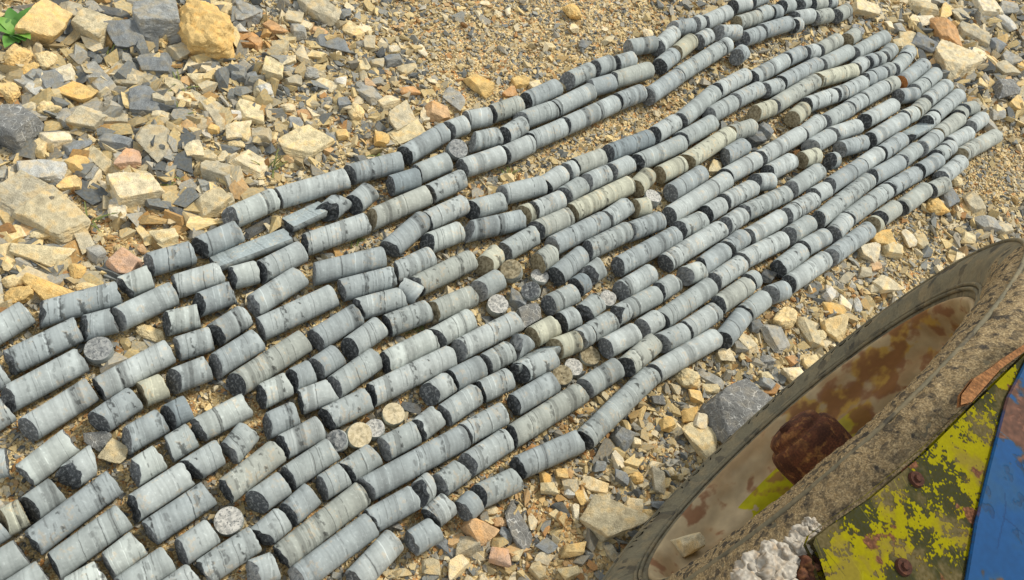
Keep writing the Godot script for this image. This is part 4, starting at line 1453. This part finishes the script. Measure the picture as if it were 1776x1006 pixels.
func build_machine() -> void:
	var o := base("machine_body", Vector3.ZERO)
	tag(o, "machine body with chipped yellow fender and blue sheet beside the wheel", "machine")
	var fender := at_height([Vector2(1900, 492), Vector2(1776, 607), Vector2(1668, 712), Vector2(1603, 776), Vector2(1506, 857), Vector2(1434, 906), Vector2(1408, 926), Vector2(1402, 942), Vector2(1412, 962), Vector2(1424, 1000), Vector2(1450, 1090), Vector2(1700, 1140), Vector2(1960, 1000)], 1.03)
	put(plate(fender, 1.018, 1.03), "fender", M.yellow, o)
	var hood := at_height([Vector2(1830, 520), Vector2(1776, 632), Vector2(1746, 690), Vector2(1716, 805), Vector2(1692, 905), Vector2(1675, 1006), Vector2(1655, 1110), Vector2(2050, 1160), Vector2(2080, 640)], 1.034)
	put(plate(hood, 1.0305, 1.035, 0.0015), "blue_sheet", M.blue, o)
	var chassis := BoxMesh.new()
	chassis.size = Vector3(0.5, 0.7, 1.2)
	var ch := put(chassis, "chassis", M.rust, o)
	var nrm := Vector3(-0.92, 0.0, -0.39).normalized()
	ch.basis = Basis(Vector3.UP.cross(nrm).normalized(), Vector3.UP, nrm) * Basis(Vector3.UP, PI / 2)
	ch.position = Vector3(0.5507, 0.666, -0.8054) - nrm * 0.60 + Vector3(-0.15, 0, 0.36)
	for k in [-0.45, 0.45]:
		var leg := CylinderMesh.new()
		leg.top_radius = 0.05; leg.bottom_radius = 0.05; leg.height = 0.34
		var lg := put(leg, "support_leg", M.rust, o)
		lg.position = Vector3(ch.position.x, 0.16, ch.position.z) + ch.basis.z * k
	# bolts and their washers on the fender
	for p in [Vector2(1588, 832), Vector2(1566, 984)]:
		var w := CylinderMesh.new()
		w.top_radius = 0.007; w.bottom_radius = 0.008; w.height = 0.003; w.radial_segments = 24
		var q := ground_point(p.x, p.y, 1.03)
		var ws := put(w, "washer", M.rust, o)
		ws.position = Vector3(q.x, 1.0317, q.z)
		var b := CylinderMesh.new()
		b.top_radius = 0.0035; b.bottom_radius = 0.0038; b.height = 0.003; b.radial_segments = 6
		put(b, "bolt", M.rust, ws).position.y = 0.0025
	# rust-brown strip along the fender's outer edge
	var strip := at_height([Vector2(1662, 706), Vector2(1664, 685), Vector2(1686, 656), Vector2(1716, 637), Vector2(1735, 622), Vector2(1800, 580), Vector2(1808, 590), Vector2(1776, 612), Vector2(1734, 643), Vector2(1719, 660), Vector2(1684, 700)], 1.034)
	var sp := put(plate(strip, 1.0305, 1.036, 0.001), "wood_strip", M.wood, o)
	sp.set_meta("label", "orange-brown splintered strip along the fender edge")

func lump(seed_: int, at: Vector3, size: Vector3, called: String, m: Material, parent: Node) -> MeshInstance3D:
	var n := FastNoiseLite.new()
	n.seed = seed_
	n.frequency = 1.0
	n.fractal_octaves = 4
	var sp: Array = icosphere(4)
	var st := SurfaceTool.new()
	st.begin(Mesh.PRIMITIVE_TRIANGLES)
	for d: Vector3 in sp[0]:
		var q := d * (0.85 + 0.7 * n.get_noise_3dv(d * 0.9))
		st.add_vertex(q * size)
	for i: int in sp[1]: st.add_index(i)
	st.generate_normals()
	var o := put(st.commit(), called, m, parent)
	o.position = at
	return o

func build_foam() -> void:
	var o := base("foam_padding", ground_point(1380, 975, 1.0))
	tag(o, "torn white foam padding between the tyre and the yellow fender corner", "foam")
	var bits := [[1318, 1000, 0.016], [1345, 985, 0.017], [1365, 968, 0.014], [1385, 952, 0.013], [1398, 934, 0.011], [1408, 914, 0.008], [1330, 1025, 0.02], [1300, 1030, 0.016]]
	for k in bits.size():
		var b: Array = bits[k]
		lump(40 + k, ground_point(b[0], b[1], 1.008) - o.position, Vector3(1.15, 0.8, 1.0) * b[2] * 1.1, "foam_tuft", M.foam, o)
	var rusty := lump(60, ground_point(1400, 985, 1.010) - o.position, Vector3(0.020, 0.016, 0.018), "rusty_lug", M.rust, o)
	rusty.set_meta("label", "lumpy rust-brown lug in the foam")

# ---------------------------------------------------------------- plants
func leaf_mesh(len_: float, wid: float, curl: float) -> ArrayMesh:
	var pts := []
	var uvs := []
	for j in 13:
		var t := j / 12.0
		var w := wid * pow(sin(PI * pow(clampf(t, 0.0, 1.0), 0.62)), 0.8) * 0.5 + 0.0006
		if t < 0.22: w = lerpf(0.0012, w, t / 0.22)
		var ang := curl * t
		var c := Vector3(0, len_ * t * cos(ang * 0.5) * 0.55 + len_ * 0.45 * t * (1.0 - t * curl * 0.6), len_ * t * sin(ang * 0.5 + 0.35))
		for i in 5:
			var s := i / 2.0 - 1.0
			pts.append(c + Vector3(s * w, 0.18 * w * absf(s) + 0.0008 * sin(t * 30.0 + s), 0))
			uvs.append(Vector2(s, t))
	return grid_mesh(pts, 4, 12, uvs)

func build_plants() -> void:
	rng.seed = 5
	var p := ground_point(32, 60)
	var o := base("leafy_plant", Vector3(p.x, -0.004, p.z))
	tag(o, "bright green broad-leaved plant at the top left corner", "plant")
	for k in 13:
		var l := leaf_mesh(rng.randf_range(0.05, 0.085), rng.randf_range(0.03, 0.042), rng.randf_range(0.7, 1.5))
		var a := put(l, "leaf", M.leaf[k % 3], o)
		a.basis = Basis(Vector3.UP, TAU * k / 13.0 * 2.0 + rng.randf_range(-0.3, 0.3)) * Basis(Vector3.RIGHT, rng.randf_range(-0.1, 0.55))
	var tufts := [[312, 150, 7, 0.04, "thin green grass sprig among grey stones at upper left"], [306, 205, 5, 0.035, "sparse grass blades between slabs left of the cream stone"], [472, 292, 9, 0.05, "green weed stalk left of the large cream stone above the cores"], [296, 315, 6, 0.03, "small dry grass tuft beside the cream block at left"], [156, 385, 6, 0.04, "grass sprig rising from the olive slab at left"], [652, 272, 5, 0.022, "tiny weed beside the yellow stone above the first core row"], [880, 298, 7, 0.026, "low grass in the gap inside the upper core rows"], [615, 425, 5, 0.022, "grass blades between the left core rows"], [725, 570, 6, 0.022, "thin grass under the middle core rows"], [190, 95, 6, 0.03, "small weed between the grey stones right of the plant"]]
	for t in tufts:
		var q := ground_point(t[0], t[1])
		var g := base("grass_tuft", Vector3(q.x, -0.005, q.z))
		tag(g, t[4], "grass", "grass sprigs among the stones")
		for k in int(t[2]):
			var b := leaf_mesh(t[3] * rng.randf_range(0.7, 1.4), 0.0026, rng.randf_range(0.3, 1.4))
			var m := put(b, "blade", M.blade, g)
			m.position = Vector3(rng.randfn(0, 0.006), 0, rng.randfn(0, 0.006))
			m.basis = Basis(Vector3.UP, rng.randf() * TAU) * Basis(Vector3.RIGHT, rng.randf_range(0.0, 0.9))

# ---------------------------------------------------------------- materials
func build_materials() -> void:
	var plain := rock_texture(11, 0.0, 0.0, 0.45)
	var lay := rock_texture(31, 0.14, 0.07, 0.4)
	var vein := rock_texture(51, 0.55, 0.03, 0.2)
	var cols := {"g": [rgb(160, 163, 160), rgb(142, 147, 148), rgb(172, 172, 164)], "k": [rgb(104, 107, 107), rgb(92, 96, 97)], "t": [rgb(200, 191, 164), rgb(186, 179, 156), rgb(206, 194, 160)], "c": [rgb(230, 217, 182), rgb(222, 208, 168), rgb(234, 224, 196)], "y": [rgb(230, 203, 146), rgb(226, 194, 130), rgb(232, 212, 164)], "o": [rgb(214, 180, 138), rgb(208, 168, 122)], "w": [rgb(214, 213, 204), rgb(202, 203, 196)], "p": [rgb(208, 176, 150), rgb(214, 184, 146)], "v": [rgb(196, 197, 192)]}
	for k in cols:
		M["stone_" + k] = []
		for c in cols[k]:
			for t in ([plain, lay] if k != "v" else [vein]):
				var c2: Color = c
				if k == "g" and t == plain and c == cols[k][0]:
					t = vein
					c2 = rgb(196, 198, 194)
				var m := mat(t[0], t[1], c2, 0.92, 7.0)
				m.uv1_world_triplanar = true
				M["stone_" + k].append(m)
	var peb := mat(plain[0], plain[1], Color(1, 1, 1), 0.95, 9.0)
	peb.uv1_scale = Vector3.ONE * 1.0
	peb.vertex_color_use_as_albedo = true
	M.pebble = peb
	var soil := mix_texture(70, 768, [[rgb(182, 160, 114), 0.010, 5, 0.50, 0.12, 1], [rgb(166, 122, 74), 0.018, 4, 0.64, 0.06, 1], [rgb(150, 142, 120), 0.06, 3, 0.66, 0.05, 1], [rgb(214, 194, 150), 0.08, 2, 0.70, 0.05, 1]], rgb(170, 146, 102), 0.45)
	M.soil = mat(soil[0], soil[1], Color(1, 1, 1), 1.0, 2.2, false)
	var ct := []
	for k in 6: ct.append(core_texture(200 + 31 * k, [0.9, 0.35, 1.0, 0.5, 0.15, 0.7][k], [1.0, 0.8, 1.3, 1.0, 0.6, 1.5][k]))
	var cn := normal_of(noise_image(400, 0.05, 4), 512, 512, 2.0)
	var tints := {"grey": [rgb(196, 198, 197), rgb(182, 185, 186), rgb(205, 206, 204), rgb(190, 192, 190)], "pale": [rgb(214, 215, 210)], "cream": [rgb(218, 212, 192), rgb(210, 203, 182)], "beige": [rgb(200, 198, 189), rgb(192, 191, 183)], "dark": [rgb(158, 164, 168)]}
	for k in tints:
		M["core_" + k] = []
		for c in tints[k]:
			for t in ct:
				var m := mat(t, cn, c, 0.85, 1.0, false)
				m.normal_scale = 0.5
				M["core_" + k].append(m)
	var ends := []
	for a in [[rgb(84, 87, 88), rgb(128, 131, 130)], [rgb(102, 105, 105), rgb(142, 144, 143)], [rgb(66, 69, 70), rgb(108, 111, 111)]]:
		var e := mix_texture(90, 256, [[a[1], 0.02, 5, 0.60, 0.12, 1]], a[0], 0.3)
		ends.append(mat(e[0], e[1], Color.WHITE, 0.85, 1.0, false))
	M.end_dark = ends
	var e2 := mix_texture(94, 256, [[rgb(150, 152, 149), 0.02, 5, 0.52, 0.16, 1], [rgb(100, 103, 104), 0.03, 4, 0.66, 0.06, 1]], rgb(128, 131, 130), 0.10)
	M.end_grey = mat(e2[0], e2[1], Color.WHITE, 0.9, 1.0, false)
	var e3 := mix_texture(97, 256, [[rgb(120, 110, 86), 0.02, 5, 0.55, 0.14, 1]], rgb(152, 142, 116), 0.12)
	M.end_tan = mat(e3[0], e3[1], Color.WHITE, 0.9, 1.0, false)
	var e4 := mix_texture(98, 256, [[rgb(196, 134, 80), 0.03, 4, 0.55, 0.1, 1]], rgb(180, 118, 66), 0.2)
	M.end_orange = mat(e4[0], e4[1], Color.WHITE, 0.9, 1.0, false)
	var e5 := mix_texture(99, 256, [[rgb(152, 152, 147), 0.02, 5, 0.56, 0.14, 1], [rgb(116, 118, 116), 0.03, 5, 0.70, 0.05, 1]], rgb(182, 181, 174), 0.10)
	M.end_white = mat(e5[0], e5[1], Color.WHITE, 0.9, 1.0, false)
	var e6 := mix_texture(93, 256, [[rgb(172, 160, 130), 0.02, 5, 0.54, 0.16, 1]], rgb(194, 182, 152), 0.10)
	M.end_cream = mat(e6[0], e6[1], Color.WHITE, 0.9, 1.0, false)
	M.split_face = mat(ct[4], cn, rgb(188, 194, 196), 0.85, 1.0, false)
	var ty := mix_texture(110, 512, [[rgb(118, 112, 92), 0.008, 5, 0.42, 0.16, 1], [rgb(132, 120, 94), 0.012, 5, 0.60, 0.10, 1], [rgb(70, 67, 60), 0.010, 5, 0.74, 0.03, 1]], rgb(104, 100, 84), 0.14)
	M.tyre = mat(ty[0], ty[1], Color.WHITE, 0.9, 2.5)
	M.tyre.normal_scale = 0.5
	var sa := mix_texture(114, 768, [[rgb(132, 114, 84), 0.03, 5, 0.50, 0.10, 1], [rgb(168, 150, 116), 0.05, 4, 0.58, 0.08, 1], [rgb(66, 62, 56), 0.014, 6, 0.64, 0.06, 1]], rgb(138, 122, 92), 0.5)
	M.sand = mat(sa[0], sa[1], Color.WHITE, 1.0, 5.0)
	M.sand.normal_scale = 2.0
	M.rim = mat(rim_texture(), null, Color.WHITE, 0.85, 1.0, false)
	var ds := mix_texture(130, 512, [[rgb(170, 164, 16), 0.0045, 6, 0.66, 0.012, 1], [rgb(124, 88, 60), 0.008, 5, 0.70, 0.06, 1]], rgb(164, 148, 116), 0.12)
	M.disc = mat(ds[0], ds[1], Color.WHITE, 0.85, 1.6)
	var ru := mix_texture(140, 512, [[rgb(136, 96, 56), 0.02, 5, 0.62, 0.08, 1], [rgb(66, 40, 29), 0.012, 4, 0.56, 0.12, 1]], rgb(92, 56, 38), 0.35)
	M.rust = mat(ru[0], ru[1], Color.WHITE, 0.9, 4.0)
	M.rust.normal_scale = 0.5
	var ye := paint_texture(150, 768, rgb(128, 122, 2), rgb(34, 36, 29), rgb(92, 62, 44), 0.42, 0.76)
	M.yellow = mat(ye[0], ye[1], Color.WHITE, 0.75, 2.4)
	M.yellow.metallic_specular = 0.15
	M.yellow.normal_scale = 0.6
	var bl := paint_texture(163, 512, rgb(15, 64, 110), rgb(10, 46, 84), rgb(84, 58, 46), 0.60, 0.74, 0.25)
	M.blue = mat(bl[0], bl[1], Color.WHITE, 0.6, 1.7)
	M.blue.metallic_specular = 0.2
	M.blue.normal_scale = 0.3
	var wo := mix_texture(170, 256, [[rgb(110, 74, 42), 0.02, 4, 0.55, 0.1, 4]], rgb(130, 90, 54), 0.25)
	M.wood = mat(wo[0], wo[1], Color.WHITE, 0.9, 8.0)
	var fo := mix_texture(180, 256, [[rgb(150, 126, 96), 0.012, 5, 0.54, 0.10, 1]], rgb(160, 154, 142), 0.3)
	M.foam = mat(fo[0], fo[1], Color.WHITE, 1.0, 6.0)
	M.blade = StandardMaterial3D.new()
	M.blade.albedo_color = rgb(104, 112, 58)
	M.blade.roughness = 0.8
	M.leaf = []
	for c in [rgb(84, 134, 44), rgb(66, 114, 36), rgb(104, 148, 56)]:
		var m := StandardMaterial3D.new()
		m.albedo_color = c
		m.roughness = 0.6
		m.cull_mode = BaseMaterial3D.CULL_DISABLED
		m.backlight_enabled = true
		m.backlight = c * 0.35
		M.leaf.append(m)

# ---------------------------------------------------------------- scene
func _ready() -> void:
	# camera: hand-held, looking down at the rows and rolled to one side
	var dep := deg_to_rad(55.0)
	var roll := deg_to_rad(27.0)
	var r0 := Vector3.RIGHT
	var u0 := Vector3(0, cos(dep), -sin(dep))
	cam_fwd = Vector3(0, -sin(dep), -cos(dep))
	cam_right = r0 * cos(roll) + u0 * sin(roll)
	cam_up = u0 * cos(roll) - r0 * sin(roll)
	var cam := Camera3D.new()
	cam.name = "camera"
	cam.fov = rad_to_deg(2.0 * atan(503.0 / FOCAL))
	cam.near = 0.02
	cam.far = 1200.0
	cam.transform = Transform3D(Basis(cam_right, cam_up, -cam_fwd), Vector3(0, CAM_H, 0))
	add_child(cam)
	cam.current = true
	var env := Environment.new()
	env.background_mode = Environment.BG_SKY
	var sky := Sky.new()
	var sm := ProceduralSkyMaterial.new()
	sm.sky_top_color = Color(0.77, 0.785, 0.80)
	sm.sky_horizon_color = Color(0.81, 0.815, 0.82)
	sm.sky_curve = 0.2
	sm.ground_bottom_color = Color(0.30, 0.27, 0.22)
	sm.ground_horizon_color = Color(0.6, 0.58, 0.54)
	sky.sky_material = sm
	env.sky = sky
	env.tonemap_mode = Environment.TONE_MAPPER_LINEAR
	env.tonemap_exposure = 1.52
	env.sdfgi_enabled = true
	env.ssao_enabled = true
	env.ssil_enabled = true
	var we := WorldEnvironment.new()
	we.name = "environment"
	we.environment = env
	add_child(we)
	var sun := DirectionalLight3D.new()
	sun.name = "sun"
	sun.light_energy = 0.8
	sun.light_color = Color(1.0, 0.97, 0.92)
	sun.light_angular_distance = 10.0
	sun.shadow_enabled = true
	add_child(sun)
	sun.look_at_from_position(Vector3(0.45, 1.0, -0.75) * 5.0, Vector3.ZERO)

	noise.seed = 3
	noise.frequency = 1.0
	noise.fractal_octaves = 3
	build_materials()
	build_ground()

	# cores; a coarse grid of their axes keeps big gravel out from under them
	var segs := []
	for k in CORES.size():
		var a: Array = CORES[k]
		var p := Vector3(a[0] * 0.001, CORE_R, a[1] * 0.001)
		var q := Vector3(a[2] * 0.001, CORE_R, a[3] * 0.001)
		make_core(k, p, q, a[4], a[5], a[6])
		segs.append([Vector2(p.x, p.z), Vector2(q.x, q.z)])
	var cell := {}
	for s in segs:
		var n := int(s[0].distance_to(s[1]) / 0.02) + 1
		for i in n + 1:
			var v: Vector2 = s[0].lerp(s[1], i / float(n))
			for dx in range(-2, 3):
				for dz in range(-2, 3):
					var key := Vector2i(floori(v.x / 0.02) + dx, floori(v.y / 0.02) + dz)
					var d := v.distance_to((Vector2(key) + Vector2(0.5, 0.5)) * 0.02) - 0.018
					if not cell.has(key) or cell[key] > d: cell[key] = d
	var under := func(x: float, z: float) -> float:
		return cell.get(Vector2i(floori(x / 0.02), floori(z / 0.02)), 1.0)

	standing_core(170, 604, 0.03, Vector2(0, 0), "grey", "end_grey", "grey core disc standing on end with speckled top, left side")
	standing_core(397, 902, 0.022, Vector2(0.0, 0.12), "pale", "end_white", "white core disc with dark spots standing alone at lower left")
	standing_core(650, 743, 0.02, Vector2(0.1, 0.0), "pale", "end_white", "white speckled disc tucked behind the larger cream disc", 0.8)
	standing_core(622, 753, 0.028, Vector2(-0.25, 0.12), "cream", "end_cream", "cream core disc leaning, the larger of the cream pair", 0.98)
	standing_core(683, 717, 0.02, Vector2(0, 0), "cream", "end_cream", "cream core disc lying flat right of the leaning cream disc", 0.92)
	standing_core(586, 765, 0.016, Vector2(0.35, 0.4), "grey", "end_grey", "grey disc leaning left of the cream discs", 0.85)
	standing_core(864, 527, 0.022, Vector2(0, 0), "beige", "end_white", "pale disc standing on end in the middle gap of the rows", 0.96)
	standing_core(1055, 516, 0.022, Vector2(0, 0.1), "grey", "end_white", "small white speckled disc in the middle, between two core ends", 0.8)
	standing_core(976, 650, 0.024, Vector2(0.1, 0.2), "beige", "end_tan", "tan disc leaning left of the white speckled disc near row centre", 0.92)
	standing_core(995, 636, 0.016, Vector2(0, 0), "grey", "end_white", "white speckled disc between the two tan discs near row centre", 0.85)
	standing_core(1024, 616, 0.012, Vector2(0, 0), "beige", "end_tan", "flat tan disc right of the white speckled disc near row centre", 0.95)
	standing_core(1133, 341, 0.028, Vector2(0.05, -0.1), "pale", "end_white", "white-topped disc beside the cream cores right of centre", 0.9)
	standing_core(1489, 50, 0.02, Vector2(0, 0), "beige", "end_grey", "greenish grey disc at the far end of the upper rows", 0.95)
	standing_core(793, 257, 0.03, Vector2(-0.3, 0.25), "grey", "end_grey", "dark grey disc leaning in the upper rows beside a dark-ended core", 1.0)
	standing_core(889, 468, 0.03, Vector2(0.3, 0.3), "beige", "end_tan", "brown-grey broken disc leaning in the middle gap", 0.98)
	standing_core(921, 505, 0.016, Vector2(0.35, 0.3), "grey", "end_dark", "dark-faced disc leaning in the middle gap", 0.88)
	standing_core(936, 480, 0.012, Vector2(0.1, -0.2), "pale", "end_white", "pale broken flake of core above the dark-faced disc", 0.85)
	split_core(Vector2(372, 457), Vector2(501, 408), 1.1, "long grey core split lengthwise showing its flat face, upper left rows")
	split_core(Vector2(498, 390), Vector2(558, 362), 1.1, "shorter grey split core just beyond the long split one")
	split_core(Vector2(888, 634), Vector2(957, 603), 0.6, "split grey core sliver with a dark crack, middle of the rows")
	split_core(Vector2(1572, 236), Vector2(1606, 217), 0.9, "short split grey core near the far right end of the rows")
	split_core(Vector2(695, 504), Vector2(726, 518), -0.9, "small flat split chip between the middle left cores")

	build_wheel()
	var lodged := put(rock(102, 4, "b", false), "stone", M.stone_c[0])
	lodged.transform = Transform3D(Basis(Vector3.UP, 0.7).scaled_local(Vector3(0.06, 0.036, 0.04)), Vector3(0.513, 0.214, -0.674))
	tag(lodged, "cream stone lodged inside the lower rim of the wheel", "stone", "broken stones lying on the ground")
	build_machine()
	build_foam()
	build_stones()
	build_plants()
	build_gravel(under)
